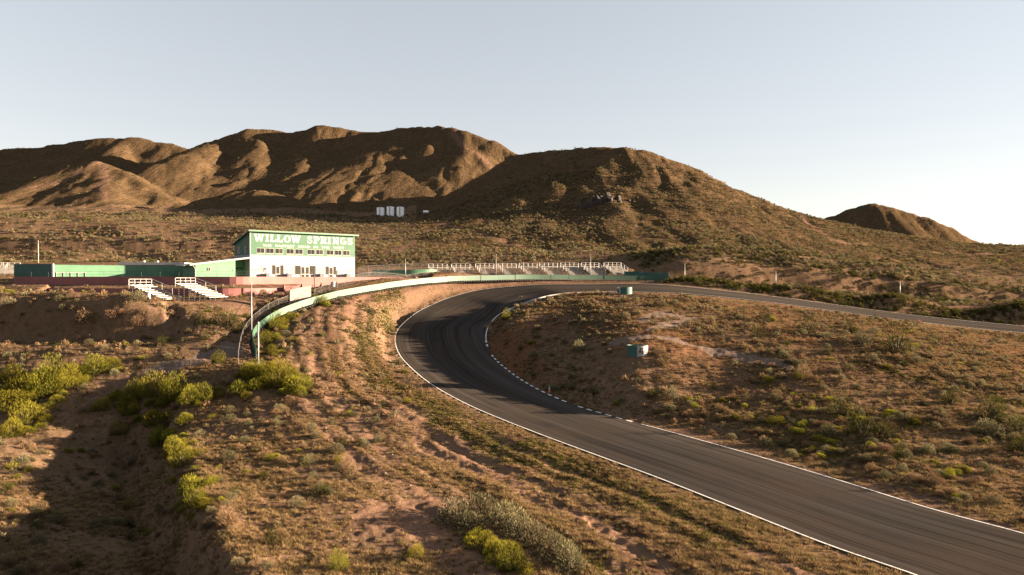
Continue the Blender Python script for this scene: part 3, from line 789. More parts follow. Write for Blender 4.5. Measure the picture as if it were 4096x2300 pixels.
M_CONC = simple_mat('concrete', (.27, .205, .18), .9, .12, .8, dirt=(.18, .13, .1), bump=.3)

# ------------------------------------------------------------------ clubhouse
CX, CY = -52.9, 138.0
EX = np.array([.763, .647]); ROTB = math.atan2(.647, .763)
ZB = 16.40
def t_of(u):
    k = (u - 512) / F
    return (k * CY - CX) / (EX[0] - k * EX[1])
def t_zoom(x): return t_of((700 + x / 3.22) / 4)
LB = t_of(355.0); DB = 9.2
club = empty('clubhouse', (CX, CY, ZB), ROTB)
tag(club, 'two-storey green and white clubhouse with a large painted name across its front', 'building')
HM = 4.75; HF = 9.35; HBK = 7.1       # paint line, front eave, back eave
def side_top(y): return HF + (HBK - HF) * y / DB
MB().box(0, LB, 0, DB, -.8, HM).build('lower_wall', M_CREAM, club)
MB().hexa([(0, -.03, HM), (LB, -.03, HM), (LB, DB, HM), (0, DB, HM), (0, -.03, HF), (LB, -.03, HF), (LB, DB, HBK), (0, DB, HBK)]).build('upper_wall', M_GREEN, club)
MB().box(-.035, -.002, .02, DB - .02, HM + .35, HM + 1.6).build('side_panel', M_TEAL, club)
rf = MB().hexa([(-.5, -.75, HF + .16), (LB + .6, -.75, HF + .16), (LB + .6, DB + .9, HBK - .16), (-.5, DB + .9, HBK - .16),
           (-.5, -.75, HF + .34), (LB + .6, -.75, HF + .34), (LB + .6, DB + .9, HBK + .02), (-.5, DB + .9, HBK + .02)]).build('roof', M_ROOFG, club)
MB().box(-.52, LB + .62, -.80, -.74, HF + .04, HF + .36).build('fascia', M_ROOFG, rf)
MB().box(0, LB, -.06, -.004, HM - .10, HM).build('drip_trim', M_CREAM, club)
zband = 1.55
def band(x0, x1): MB().box(x0, x1, -.03, -.004, zband, zband + .36).build('stripe', M_BAND, club)
band(.05, t_zoom(1118)); band(t_zoom(1402), t_zoom(1543)); band(t_zoom(1818), t_zoom(1938)); band(t_zoom(2195), LB - .05)
MB().box(-.04, .12, -.05, .06, 0, HF - .05).build('corner_post', M_WHITE, club)
# upper windows: frame, two panes, mullion
for (a, b) in ((1052,1155),(1172,1275),(1292,1392),(1435,1532),(1550,1648),(1705,1803),(1818,1910),(1953,2043),(2057,2147),(2163,2253)):
    x0, x1 = t_zoom(a), t_zoom(b); z0, z1 = 5.05, 6.15
    w = MB().box(x0, x1, -.055, -.035, z0, z1).build('window', M_FRAME, club)
    xm = (x0 + x1) / 2 + rng.uniform(-.02, .02); g = .07
    MB().box(x0 + g, xm - g / 2, -.07, -.056, z0 + g, z1 - g).build('pane', M_GLASS, w)
    MB().box(xm + g / 2, x1 - g, -.07, -.056, z0 + g, z1 - g).build('pane', M_GLASS if rng.random() > .3 else M_BLIND, w)
    MB().box(x0 - .05, x1 + .05, -.10, -.034, z0 - .07, z0 - .002).build('sill', M_FRAME, w)
# side windows
for (y0, y1) in ((2.0, 3.1), (5.9, 7.0)):
    w = MB().box(-.075, -.036, y0, y1, 5.1, 6.5).build('window', M_FRAME, club)
    MB().box(-.09, -.076, y0 + .08, y1 - .08, 5.18, 6.42).build('pane', M_BLIND, w)
# ground floor glazing and doors
def glazing(a, b, doors, z1):
    x0, x1 = t_zoom(a), t_zoom(b)
    w = MB().box(x0, x1, -.04, -.005, .75, z1).build('window', M_FRAME, club)
    cuts = [x0] + [t for d in doors for t in (t_zoom(d[0]), t_zoom(d[1]))] + [x1]
    for i in range(0, len(cuts), 2):
        if cuts[i + 1] - cuts[i] > .2:
            MB().box(cuts[i] + .06, cuts[i + 1] - .06, -.055, -.041, .82, z1 - .06).build('pane', M_BLIND, w)
    for d in doors:
        dx0, dx1 = t_zoom(d[0]), t_zoom(d[1])
        dr = MB().box(dx0, dx1, -.08, -.042, .05, z1 - .22).build('door', M_WHITE, club)
        dr['label'] = 'white framed glass door'
        n = d[2]
        for q in range(n):
            qa = dx0 + (dx1 - dx0) * q / n + .12; qb = dx0 + (dx1 - dx0) * (q + 1) / n - .12
            MB().box(qa, qb, -.095, -.081, .9, z1 - .36).build('pane', M_BLIND, dr)
            MB().box(qa, qb, -.095, -.081, .2, .76).build('pane', M_BLIND, dr)
        MB().tube(((dx0 + dx1) / 2 + .06, -.12, 1.0), ((dx0 + dx1) / 2 + .06, -.12, 1.2), .02).build('handle', M_DARKST, dr)
glazing(1250, 1402, [(1296, 1352, 1)], 2.72); glazing(1545, 1815, [(1620, 1730, 2)], 2.70); glazing(1940, 2078, [(1982, 2036, 1)], 2.62)
dr = MB().box(t_zoom(1122), t_zoom(1195), -.04, -.004, .05, 2.45).build('door', M_CREAM, club)
MB().box(t_zoom(1138), t_zoom(1172), -.055, -.041, 1.2, 2.1).build('notice', M_BLACK, dr)
MB().box(t_zoom(1146), t_zoom(1164), -.06, -.0555, 1.35, 1.65).build('notice_card', M_WHITE, dr)
dr = MB().box(t_zoom(2126), t_zoom(2194), -.04, -.004, .05, 2.30).build('door', M_WHITE, club)
MB().box(t_zoom(2172), t_zoom(2180), -.055, -.041, 1.3, 1.9).build('pane', M_BLIND, dr)

# lettering ------------------------------------------------------------
def stroke(pts, wh, wv):
    """ribbon polygons along pts with a horizontal / vertical pen width"""
    out = []; pts = np.asarray(pts, float)
    T = np.gradient(pts, axis=0); T /= np.linalg.norm(T, axis=1)[:, None] + 1e-9
    Nn = np.stack([-T[:, 1], T[:, 0]], 1) * np.array([wh, wv]) / 2
    return [('strip', pts + Nn, pts - Nn)]
def arc(cx, cz, rx, rz, a0, a1, n=14):
    t = np.radians(np.linspace(a0, a1, n)); return np.stack([cx + rx * np.cos(t), cz + rz * np.sin(t)], 1)
def R(x0, x1, z0, z1): return ('poly', [(x0, z0), (x1, z0), (x1, z1), (x0, z1)])
def D(xa, xb, w, z0=0.0, z1=1.0): return ('poly', [(xb - w / 2, z0), (xb + w / 2, z0), (xa + w / 2, z1), (xa - w / 2, z1)])
SF = .17
GLY = {
 'I': [R(.22, .78, 0, 1), R(0, 1, 0, SF), R(0, 1, 1 - SF, 1)],
 'L': [R(.10, .44, 0, 1), R(0, 1, 0, SF + .02), R(0, .56, 1 - SF, 1), R(.80, 1, 0, .40)],
 'W': [D(.13, .30, .20), D(.50, .32, .14, 0, .9), D(.50, .70, .20, 0, .9), D(.87, .70, .14), R(0, .30, 1 - SF, 1), R(.72, 1, 1 - SF, 1), R(.38, .62, .86, 1)],
 'O': stroke(arc(.5, .5, .36, .42, 0, 360, 30), .30, .18),
 'S': stroke(np.vstack([arc(.5, .74, .33, .18, 25, 270, 14), arc(.5, .27, .36, .20, 90, -155, 14)]), .26, .17) + [R(.74, .93, .62, .98), R(.04, .22, .02, .38)],
 'P': [R(.12, .44, 0, 1), R(0, .58, 0, SF), R(0, .3, 1 - SF, 1)] + stroke(np.vstack([[(.40, .92)], arc(.58, .70, .27, .22, 90, -90, 12), [(.40, .48)]]), .26, .15),
 'R': [R(.10, .40, 0, 1), R(0, .50, 0, SF), R(0, .3, 1 - SF, 1), D(.52, .82, .26, .0, .50), R(.72, 1, 0, SF)] + stroke(np.vstack([[(.36, .92)], arc(.52, .70, .26, .22, 90, -90, 12), [(.36, .48)]]), .25, .15),
 'N': [R(.08, .28, 0, 1), R(.72, .92, 0, 1), D(.18, .80, .30), R(0, .38, 0, SF), R(.62, 1, 1 - SF, 1), R(0, .25, 1 - SF, 1)],
 'G': stroke(arc(.48, .5, .34, .42, 50, 320, 22), .28, .17) + [R(.66, .95, .06, .50), R(.52, 1.0, .38, .52)],
}
def lettering(name, items, z0, z1, y, mat, parent):
    k = 0
    for ch, x0, x1 in items:
        mb = MB()
        for g in GLY[ch]:
            d = y - .03 - .002 * (k % 7); k += 1
            f = lambda p: (x0 + p[0] * (x1 - x0), z0 + p[1] * (z1 - z0))
            if g[0] == 'poly': mb.prism([f(p) for p in g[1]], d, y)
            else:
                A, B = [f(p) for p in g[1]], [f(p) for p in g[2]]
                for i in range(len(A) - 1): mb.prism([B[i], B[i + 1], A[i + 1], A[i]], d, y)
        mb.build(name, mat, parent)
word = [('W',1017,1150),('I',1163,1210),('L',1225,1305),('L',1312,1390),('O',1400,1492),('W',1495,1620),('S',1700,1768),('P',1785,1862),('R',1870,1958),('I',1965,2005),('N',2030,2110),('G',2125,2207),('S',2222,2285)]
lettering('letter', [(c, t_zoom(a), t_zoom(b)) for c, a, b in word], 7.45, 8.95, -.032, M_LETTER, club)
def text_mesh(txt, x0, x1, z0, z1, y, mat, parent, name):
    cu = bpy.data.curves.new('text', 'FONT'); cu.body = txt; cu.size = 1; cu.extrude = .01; cu.offset = .03; cu.space_word = 1.5; cu.resolution_u = 2
    to = bpy.data.objects.new('text', cu); COL.objects.link(to)
    bpy.context.view_layer.update()
    me = bpy.data.meshes.new_from_object(to.evaluated_get(bpy.context.evaluated_depsgraph_get()))
    co = np.empty(len(me.vertices) * 3); me.vertices.foreach_get('co', co); co = co.reshape(-1, 3)
    lo, hi = co.min(0), co.max(0)
    n = np.stack([x0 + (co[:, 0] - lo[0]) / (hi[0] - lo[0]) * (x1 - x0), np.full(len(co), y) + (-.012) * (co[:, 2] > 0), z0 + (co[:, 1] - lo[1]) / (hi[1] - lo[1]) * (z1 - z0)], 1)
    me.vertices.foreach_set('co', n.ravel()); me.materials.clear(); me.materials.append(mat); me.update()
    bpy.data.objects.remove(to); bpy.data.curves.remove(cu)
    o = bpy.data.objects.new(name, me); COL.objects.link(o); o.parent = parent
    return o
slo = [('THE',1128,1242),('FASTEST',1292,1545),('ROAD',1590,1742),('IN',1788,1842),('THE',1885,1988),('WEST',2035,2180)]
for wd, a, b in slo:
    text_mesh(wd, t_zoom(a), t_zoom(b), 6.42, 6.92, -.034, M_LETTER, club, 'slogan_lettering')

# lean-to annex on the left end
LA = 10.4
MB().hexa([(-LA, .0, -.8), (-2.9, .0, -.8), (-2.9, DB - .5, -.8), (-LA, DB - .5, -.8), (-LA, .0, 2.45), (-2.9, .0, 3.55), (-2.9, DB - .5, 3.55), (-LA, DB - .5, 2.45)]).build('annex_wall', M_LGREEN, club)
MB().box(-2.9, -.05, 3.2, 3.4, -.8, 3.6).build('porch_wall', M_LGREEN, club)
ar = MB().hexa([(-LA - 1.2, -.7, 2.42), (-.045, -.7, 4.02), (-.045, DB, 4.02), (-LA - 1.2, DB, 2.42), (-LA - 1.2, -.7, 2.62), (-.045, -.7, 4.22), (-.045, DB, 4.22), (-LA - 1.2, DB, 2.62)]).build('annex_roof', M_ROOF, club)
MB().hexa([(-LA - 1.2, -.76, 2.34), (-.045, -.76, 3.94), (-.045, -.705, 3.94), (-LA - 1.2, -.705, 2.34), (-LA - 1.2, -.76, 2.66), (-.045, -.76, 4.26), (-.045, -.705, 4.26), (-LA - 1.2, -.705, 2.66)]).build('eave_board', M_WHITE, ar)
for sx in (-8.3, -7.95):
    w = MB().box(sx, sx + .3, -.05, -.003, 1.35, 2.05).build('window', M_FRAME, club)
    MB().box(sx + .05, sx + .25, -.06, -.051, 1.4, 2.0).build('pane', M_GLASS, w)
MB().lathe([(0, 0), (.14, .0), (.14, .1), (0, .1)], 10, (-3.3, -.06, 1.5)).build('wall_lamp', M_WHITE, club)
MB().tube((-LA - .05, -.08, -.3), (-LA - .05, -.08, 1.7), .05).tube((-LA - .05, -.08, 1.7), (-LA - .6, -.5, 2.4), .05).build('downpipe', M_WHITE, club)
MB().box(-2.6, -.5, 3.12, 3.195, 1.9, 2.15).build('dark_board', M_BLACK, club)  # dark board in place of small black lettering
for sx in (-2.4, -.75): MB().box(sx, sx + .08, 3.0, 3.115, 1.75, 2.1).build('board_bracket', M_BLACK, club)

# coolers standing along the front; shaded faces coloured blue-grey, lit end white
for i, (a, b, lab) in enumerate(((1150, 1212, 'left end, below the white side door'), (1420, 1502, 'between the first two glazed bays'), (1838, 1914, 'right of the double doors'), (2168, 2250, 'right end, beside the white door'))):
    x0, x1 = t_zoom(a), t_zoom(b); p = np.array([CX, CY]) + EX * (x0 + x1) / 2 + np.array([.647, -.763]) * .75
    t = empty('cooler_unit', (p[0], p[1], ZB), ROTB); w = (x1 - x0) * .46
    tag(t, 'box cooler, its shaded faces coloured blue-grey, in front of the clubhouse wall, ' + lab, 'cooler', 'cooler units along the clubhouse front')
    MB().box(-w, w * .55, -.35, .35, .12, .95).build('casing', M_BLUEGREY, t); MB().box(w * .56, w, -.3, .3, .12, .85).build('side_panel', M_WHITE, t)  # casing carries the shade in its colour, white end the sunlit side
    MB().box(-w - .03, w * .58, -.38, .38, .953, 1.0).build('lid', M_BLUEGREY, t)
    for q in range(4): MB().box(-w + .1, w * .45, -.365, -.352, .25 + q * .16, .33 + q * .16).build('louvre', M_DARKST, t)
    for sx in (-w * .9, w * .85): MB().box(sx - .05, sx + .05, -.3, .3, 0, .118).build('foot', M_DARKST, t)

# ------------------------------------------------------------------ long green screen wall with the dark end, left of the clubhouse
g0 = at(53, 275.5, 128.3)[:2]; g1 = at(187, 275.5, 141.5)[:2]; g2 = at(14, 275.5, 129.8)[:2]
gs = empty('screen_wall', (g0[0], g0[1], YARD_Z), 0)
tag(gs, 'long green screen wall with its shaded end panel coloured dark teal above the red wall', 'wall')
d01 = g1 - g0; L01 = np.linalg.norm(d01); r01 = math.atan2(d01[1], d01[0])
def add_rot(mb, name, mat, rot, par):
    o = mb.build(name, mat, par); o.rotation_euler = (0, 0, rot); return o
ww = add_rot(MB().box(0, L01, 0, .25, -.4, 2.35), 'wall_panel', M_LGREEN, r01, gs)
add_rot(MB().box(-.02, L01, -.02, .27, 2.352, 2.43), 'coping', M_LGREEN, r01, gs)
d02 = g2 - g0; L02 = np.linalg.norm(d02); r02 = math.atan2(d02[1], d02[0])
e2 = add_rot(MB().box(.1, L02, -.25, 0, -1.2, 2.60), 'end_panel', M_TEAL, r02, gs); e2['label'] = 'end panel with its shade put into a dark teal colour'  # darker than the long face: shade put into the colour
MB().box(-.16, .16, -.2, .12, -.3, 2.62).build('corner_post', M_WHITE, gs)
rl = MB()
for q in range(5): rl.box(.5 + q * 1.15, .58 + q * 1.15, -.12, -.04, 0, .95)
rl.box(.4, 5.3, -.13, -.03, .95, 1.05)
add_rot(rl, 'white_railing', M_WHITE, r01, gs)
# low grey building behind
p = at(152, 274.5, 165)
hb = empty('store_shed', (p[0], p[1], p[2]), .15)
tag(hb, 'low flat store shed with a pale grey roof behind the green screen wall', 'shed')
MB().box(-7.2, 7.2, 0, 5, -3, 2.3).build('wall', M_CREAM, hb); rr = MB().box(-7.6, 7.6, -.5, 5.4, 2.303, 2.95).build('roof', M_ROOF, hb)
for x in (-2.5, .6): MB().lathe([(.3, 2.953), (.3, 3.2), (.42, 3.22), (.30, 3.4), (0, 3.45)], 10, (x, 2, 0)).build('roof_vent', M_WHITE, rr)
MB().box(6.2, 7.58, -.58, -.505, 2.35, 2.92).build('end_fascia', M_CREAM, rr)

# ------------------------------------------------------------------ red retaining walls
up = UPW
mat_up = swept_wall(up[:, :2], np.full(70, 16.62), np.minimum(15.35, ground_z(up[:, 0], up[:, 1]) - .3), .3)
rw = empty('retaining_wall', (0, 0, 0)); tag(rw, 'upper red painted retaining wall below the clubhouse yard', 'retaining wall')
mat_up.build('wall_face', M_RED, rw)
pr = MB()
for i in range(0, 66, 3):
    a = up[i]; pr.tube((a[0], a[1] + .12, 16.6), (a[0], a[1] + .12, 17.55), .022, n=6)
for zr_ in (17.05, 17.53):
    for i in range(0, 66, 3): pr.tube((up[i][0], up[i][1] + .12, zr_), (up[min(i + 3, 69)][0], up[min(i + 3, 69)][1] + .12, zr_), .018, n=5)
pr.build('pipe_railing', M_DARKST, rw)
lo = LOW
lw = empty('retaining_wall', (0, 0, 0)); tag(lw, 'lower red painted retaining wall behind the two near bleachers', 'retaining wall')
swept_wall(lo[:, :2], np.full(50, 14.55), np.minimum(12.9, ground_z(lo[:, 0], lo[:, 1]) - .4), .3).build('wall_face', M_RED, lw)
# stepped red wall climbing from the lower wall to the yard
sw = empty('stepped_wall', (0, 0, 0)); tag(sw, 'stepped salmon red wall climbing beside the ramp to the clubhouse yard', 'wall')
st = STW
zt = np.array([float(step_top(st[int((k + .5) * 59 / 9)][0])) for k in range(9)])
for k in range(9):
    seg = st[int(k * 59 / 9):int((k + 1) * 59 / 9) + 1]
    o = swept_wall(seg[:, :2], np.full(len(seg), zt[k]), np.minimum(zt[k] - 1.3, ground_z(seg[:, 0], seg[:, 1]) - .2), .28).build('wall_step', M_RED, sw)
    e = seg[0]
    MB().box(e[0] - .12, e[0] + .12, e[1] - .2, e[1] + .3, zt[k] - 1.2, zt[k] + .12).build('pier', M_RED, sw)
# pale barrier block by the fence
a = at(290, 299.6, 111.5); b = at(311, 294.5, 114.5)
bb = empty('barrier_block', (a[0], a[1], 0)); tag(bb, 'short pale pink concrete barrier wall between the fence and the bleacher terrace', 'barrier')
zz = [gz1(a[0], a[1]), gz1(b[0], b[1])]
dv = b[:2] - a[:2]; nn = np.array([-dv[1], dv[0]]) / np.linalg.norm(dv) * .3
P = [(0, 0), tuple(dv), tuple(dv + nn), tuple(nn)]
MB().hexa([(x, y, min(zz) - .3) for x, y in P] + [(P[0][0], P[0][1], 14.3), (P[1][0], P[1][1], 15.05), (P[2][0], P[2][1], 15.05), (P[3][0], P[3][1], 14.3)]).build('wall_face', M_CONC, bb)
MB().hexa([(x * 1.01 - .02, y * 1.01 - .03, z) for (x, y), z in zip(P, (14.303, 15.053, 15.053, 14.303))] + [(x * 1.01 - .02, y * 1.01 - .03, z) for (x, y), z in zip(P, (14.38, 15.13, 15.13, 14.38))]).build('cap', M_CONC, bb)

# ------------------------------------------------------------------ tyre barrier
tb = empty('tyre_barrier', (0, 0, 0)); tag(tb, 'curving mint green belt barrier on black tyres along the outside of the bend', 'barrier')
RL = np.r_[0, np.cumsum(np.linalg.norm(np.diff(RAIL, axis=0), axis=1))]
def rail_at(s): return np.array([np.interp(s, RL, RAIL[:, k]) for k in range(3)])
s = RL[np.argmin(np.abs(RAIL[:, 1] - 88))] ; npan = 0
while s < RL[-1] - .5:
    ln = min(4.5, RL[-1] - s); pts = np.array([rail_at(q) for q in np.linspace(s, s + ln - .02, 6)])
    j = rng.uniform(-.05, .05); dz = rng.uniform(-.04, .04)
    gzz = ground_z(pts[:, 0], pts[:, 1])
    swept_wall(pts[:, :2] + [0, j], pts[:, 2] + dz, np.maximum(pts[:, 2] - 1.08 + dz, gzz + .12), .05).build('belt_panel', M_BELT, tb); npan += 1
    s += ln
tyme = MB()
for i in range(12):
    for j in range(6):
        a_ = 2 * math.pi * i / 12; b_ = 2 * math.pi * j / 6
        tyme.V.append(((.24 + .10 * math.cos(b_)) * math.cos(a_), (.24 + .10 * math.cos(b_)) * math.sin(a_), .11 + .11 * math.sin(b_)))
for i in range(12):
    for j in range(6):
        tyme.F.append((i * 6 + j, ((i + 1) % 12) * 6 + j, ((i + 1) % 12) * 6 + (j + 1) % 6, i * 6 + (j + 1) % 6))
ty0 = None; s = .2; nty = 0
while s < RL[-1] and nty < 292:
    p = rail_at(s); g = gz1(p[0], p[1])
    for lay in range(1 if s > 24 else 2):
        if ty0 is None: ty0 = tyme.build('tyre', M_RUBBER, tb, True); o = ty0
        else: o = ty0.copy(); COL.objects.link(o)
        tx = np.array(rail_at(s + .3) - p)[:2]; tx /= np.linalg.norm(tx); off = np.array([-tx[1], tx[0]]) * (-.06 if s > 24 else .1)
        o.location = (p[0] + off[0] + rng.uniform(-.05, .05), p[1] + off[1] + rng.uniform(-.05, .05), max(g - .03, p[2] - 1.46) + .22 * lay + (.1 if s > 24 else 0)); o.rotation_euler = (rng.uniform(-.1, .1), 0, rng.uniform(0, 6))
        nty += 1
    s += .64 if s > 24 else .8
# white kerb wall on the inside of the bend
kw = catmull([at(508,316.5,123.0), at(507.2,313.6,124.6), at(511,309.5,126.8), at(520,305.2,128.8), at(532,300.5,131), at(545,296.6,132.6), at(557,294.4,133.8), at(569,293.2,134.6), at(592,292.4,136), at(616,292.2,137)], 60)
ko = swept_wall(kw[:, :2], kw[:, 2] + .10, kw[:, 2] - .9, .28).build('kerb_wall', M_WHITE, None)
tag(ko, 'low white concrete kerb wall curving round the inside of the bend', 'kerb')

# ------------------------------------------------------------------ poles
def pole(u, v0, v1, Y, mat, label, box=False, arms=False):
    a = at(u, v1, Y); g = gz1(a[0], a[1]); top = at(u, v0, Y)[2]
    t = empty('utility_pole', (a[0], a[1], g)); tag(t, label, 'pole', 'poles around the bend'); h = top - g
    MB().tube((0, 0, -.5), (0, 0, h), .10 if not arms else .14, .085, 10).build('shaft', mat, t, True)
    MB().lathe([(.0, h + .04), (.10, h + .001), (.10, h - .12), (.0, h - .12)], 8).build('cap', mat, t)
    if box:
        MB().box(-.32, -.13, -.1, .1, h * .72, h * .72 + .3).build('loudspeaker', M_GALV, t)
    if arms:
        MB().box(-.7, .7, -.05, .05, h - .5, h - .38).build('cross_arm', mat, t)
pole(258.0, 322, 366, 84.5, M_GALV, 'nearest light grey pole, in front of the near end of the green barrier', box=True)
pole(251.3, 283, 322, 95.5, M_GALV, 'light pole with a small box behind the near end of the barrier', box=True)
pole(405.4, 259, 284, 152, M_GALV, 'tall pale pole between the clubhouse and the far bleachers')
pole(496, 254.5, 279, 165, M_GALV, 'pale pole in front of the third and fourth far bleachers')
pole(590.5, 257, 279, 168, M_GALV, 'pale pole in front of the right end of the far bleachers')
pole(684.7, 263.5, 279.5, 170, M_GALV, 'short pole just right of the end of the green barrier')
pole(775.7, 271, 287, 163.5, M_GALV, 'thin pole on the berm above the far straight, left of the other')
pole(900, 281.5, 299, 163.5, M_GALV, 'thin pole on the berm above the far straight, rightmost in view')
pole(38.5, 240.5, 262, 190, M_WOOD, 'wooden power pole with a cross arm above the green screen wall', arms=True)
pole(314.5, 268.5, 291, 121.5, M_DARKST, 'dark pole in front of the clubhouse double doors')

# ------------------------------------------------------------------ chain-link fences
def chain_fence(pts, h, label, posts=3.0, mat=M_FENCE, mesh_step=.28):
    pts = np.asarray(pts); P = catmull(pts, 80); L = np.r_[0, np.cumsum(np.linalg.norm(np.diff(P[:, :2], axis=0), axis=1))]
    g = ground_z(P[:, 0], P[:, 1])
    f = empty('chain_fence', (P[0, 0], P[0, 1], g[0])); tag(f, label, 'fence', 'chain-link fences')
    o = np.array([P[0, 0], P[0, 1], g[0]])
    def pt(s, z): return np.array([np.interp(s, L, P[:, 0]), np.interp(s, L, P[:, 1]), np.interp(s, L, g) + z]) - o
    n = int(L[-1] / posts)
    for k in range(n + 1):
        s = L[-1] * k / n; MB().tube(pt(s, -.3), pt(s, h + .05), .035, n=6).build('post', mat, f)
    tr = MB()
    for k in range(n): tr.tube(pt(L[-1] * k / n, h), pt(L[-1] * (k + 1) / n, h), .025, n=5)
    tr.build('top_rail', mat, f)
    w = MB(); s = -h; wd = .006
    while s < L[-1]:
        for sg in (1, -1):
            s0, s1, z0, z1 = s, s + h, (0, h)[sg < 0], (h, 0)[sg < 0]
            if s0 < 0: z0 = z0 + (z1 - z0) * (-s0) / h; s0 = 0
            if s1 > L[-1]: z1 = z0 + (z1 - z0) * (L[-1] - s0) / (s1 - s0); s1 = L[-1]
            if s1 - s0 < .02: continue
            a, b = pt(s0, z0), pt(s1, z1); k = len(w.V); dz = np.array([0, 0, wd])
            w.V += [tuple(a - dz), tuple(a + dz), tuple(b + dz), tuple(b - dz)]; w.F.append((k, k + 1, k + 2, k + 3))
        s += mesh_step
    w.build('wire_mesh', mat, f)
    return f
chain_fence([at(238,365,85.5), at(240,345,90), at(243,330,94.5), at(249,320,98.5), at(262,309,104), at(278,302,109), at(290,298,112)], 1.7, 'chain-link fence above the hollow, behind the near end of the green barrier')
chain_fence([at(314,292,117), at(335,287.5,124), at(370,282,134), at(405,279.5,143), at(432,278,150)], 1.5, 'low chain-link fence running behind the green barrier below the clubhouse', 2.6)
chain_fence([at(358,275.5,168), at(395,275,176), at(432,275,182)], 2.6, 'tall chain-link fence right of the clubhouse', 2.9)

# ------------------------------------------------------------------ bleachers
def bleacher(rows=10, W=5.1, run=.64, rise=.24, foot=True):
    t = empty('bleacher', (0, 0, 0))
    for r in range(rows):
        y = -r * run; z = .42 + (rows - 1 - r) * rise
        MB().box(-W / 2, W / 2, y - .13, y + .13, z, z + .08).build('seat_plank', M_ALU, t)
        if foot and r < rows - 1:
            MB().box(-W / 2, W / 2, y - .48, y - .22, z - .26, z - .22).build('foot_plank', M_ALU, t)
    zt_ = .42 + (rows - 1) * rise
    for x in (-W / 2 + .4, -W / 6, W / 6, W / 2 - .4):
        fr = MB().hexa([(x - .04, .1, zt_ - .08), (x + .04, .1, zt_ - .08), (x + .04, -(rows - 1) * run, .26), (x - .04, -(rows - 1) * run, .26),
                        (x - .04, .1, zt_ - .01), (x + .04, .1, zt_ - .01), (x + .04, -(rows - 1) * run, .33), (x - .04, -(rows - 1) * run, .33)])
        for q in (0, .33, .66, 1.0):
            y = -q * (rows - 1) * run; z = .35 + (1 - q) * (rows - 1) * rise - .08
            fr.box(x - .035, x + .035, y - .035, y + .035, -.15, z)
        fr.box(x - .03, x + .03, -(rows - 1) * run, 0, .12, .18)
        fr.build('frame', M_DARKST, t)
    br = MB()
    hr = zt_ + 1.05
    for k in range(5): br.tube((-W / 2 + W * k / 4, .3, zt_ - .5), (-W / 2 + W * k / 4, .3, hr), .035, n=6)
    for z in (hr, zt_ + .55, zt_ + .1): br.tube((-W / 2, .3, z), (W / 2, .3, z), .033, n=6)
    br.build('back_rail', M_ALU, t)
    for x in (-W / 2 - .03, W / 2 + .03):
        sr = MB(); y1 = -run * (rows - 1) * .62; z1 = hr - rise * (rows - 1) * .62
        sr.tube((x, .3, hr), (x, y1, z1), .033, n=6).tube((x, .3, hr - .5), (x, y1, z1 - .5), .028, n=6)
        for q in (.0, .5, 1.0): sr.tube((x, .3 + (y1 - .3) * q, hr + (z1 - hr) * q), (x, .3 + (y1 - .3) * q, hr + (z1 - hr) * q - 1.15), .033, n=6)
        sr.build('side_rail', M_ALU, t)
    return t
BG = 'bleachers facing the track'
b0 = bleacher()
th = math.radians(79)
def place_b(o, x, y, rz, label, zoff=0.0):
    # stand on the highest ground under the footprint's middle
    o.location = (x, y, gz1(x + 5.2 * math.sin(rz), y - 5.2 * math.cos(rz)) + zoff); o.rotation_euler = (0, 0, rz)
    tag(o, label, 'bleacher', BG)
c1 = at(131.3, 290, 109)[:2] + np.array([math.cos(th), math.sin(th)]) * 2.4
place_b(b0, c1[0], c1[1], th, 'near aluminium bleacher on the left, beside the white drum', .05)
c2 = at(177.6, 290, 112)[:2] + np.array([math.cos(th), math.sin(th)]) * 2.4
place_b(copy_tree(b0), c2[0], c2[1], th, 'near aluminium bleacher on the right, below the shaded red wall', .05)
b1 = bleacher(9, 5.0, .66, .27)
first_far = b1
us = [438, 461, 485, 507.5, 528.5, 549, 570, 590.5, 613]
ordn = ['leftmost', 'second from the left', 'third from the left', 'fourth from the left', 'middle', 'fourth from the right', 'third from the right', 'second from the right', 'rightmost']
for k, u in enumerate(us):
    o = b1 if k == 0 else copy_tree(b1); p = at(u, 272, 183 - .3 * k)
    place_b(o, p[0], p[1], .34, ordn[k] + (' bleacher' if ordn[k] == 'middle' else ' one') + ' of the far row of bleachers behind the green barrier', .1)
    o.location.z = 16.75 + .04 * k
    o.scale = (1.02, 1.0, .98)
for k, u in enumerate((-4, 9)):
    o = copy_tree(b0); p = at(u, 273.5, 150); place_b(o, p[0], p[1], .5, ['bleacher cut by the left edge of the picture', 'bleacher partly hidden behind the dark teal end panel'][k], .1); o.location.z = p[2] - .3; o.scale = (.8, .8, .75)

# ------------------------------------------------------------------ low teal walls beside the far bleachers
def low_wall(pl, zt0, zb0, mat, name, label, npan):
    P = catmull(pl, 8 * npan + 1); w = empty(name, (0, 0, 0)); tag(w, label, 'wall', 'green painted low walls')
    for k in range(npan):
        seg = P[8 * k:8 * k + 9].copy()
        seg[0, :2] += (seg[1, :2] - seg[0, :2]) * .08
        g = ground_z(seg[:, 0], seg[:, 1]); dz = rng.uniform(-.06, .06)
        swept_wall(seg[:, :2], seg[:, 2] + dz, np.minimum(seg[:, 2] - zb0, g - .1), .2).build('wall_panel', mat, w)
    return w
low_wall([at(372,270.2,178), at(384,270,176), at(405,269.8,175), at(425,269.3,176), at(437,269.4,178)], 0, 1.2, M_LGREEN, 'tyre_wall', 'low green wall of wrapped tyres between the clubhouse and far bleachers', 8)
low_wall([at(624,271,176), at(640,271.8,174.5), at(655,272.5,173), at(669,273.2,172)], 0, 1.3, M_TEAL, 'tyre_wall', 'dark teal low wall at the right end of the far bleachers', 5)
p = at(672.5, 277.5, 170); t = empty('notice_board', (p[0], p[1], gz1(p[0], p[1]))); tag(t, 'small white board at the right end of the green barrier', 'board')
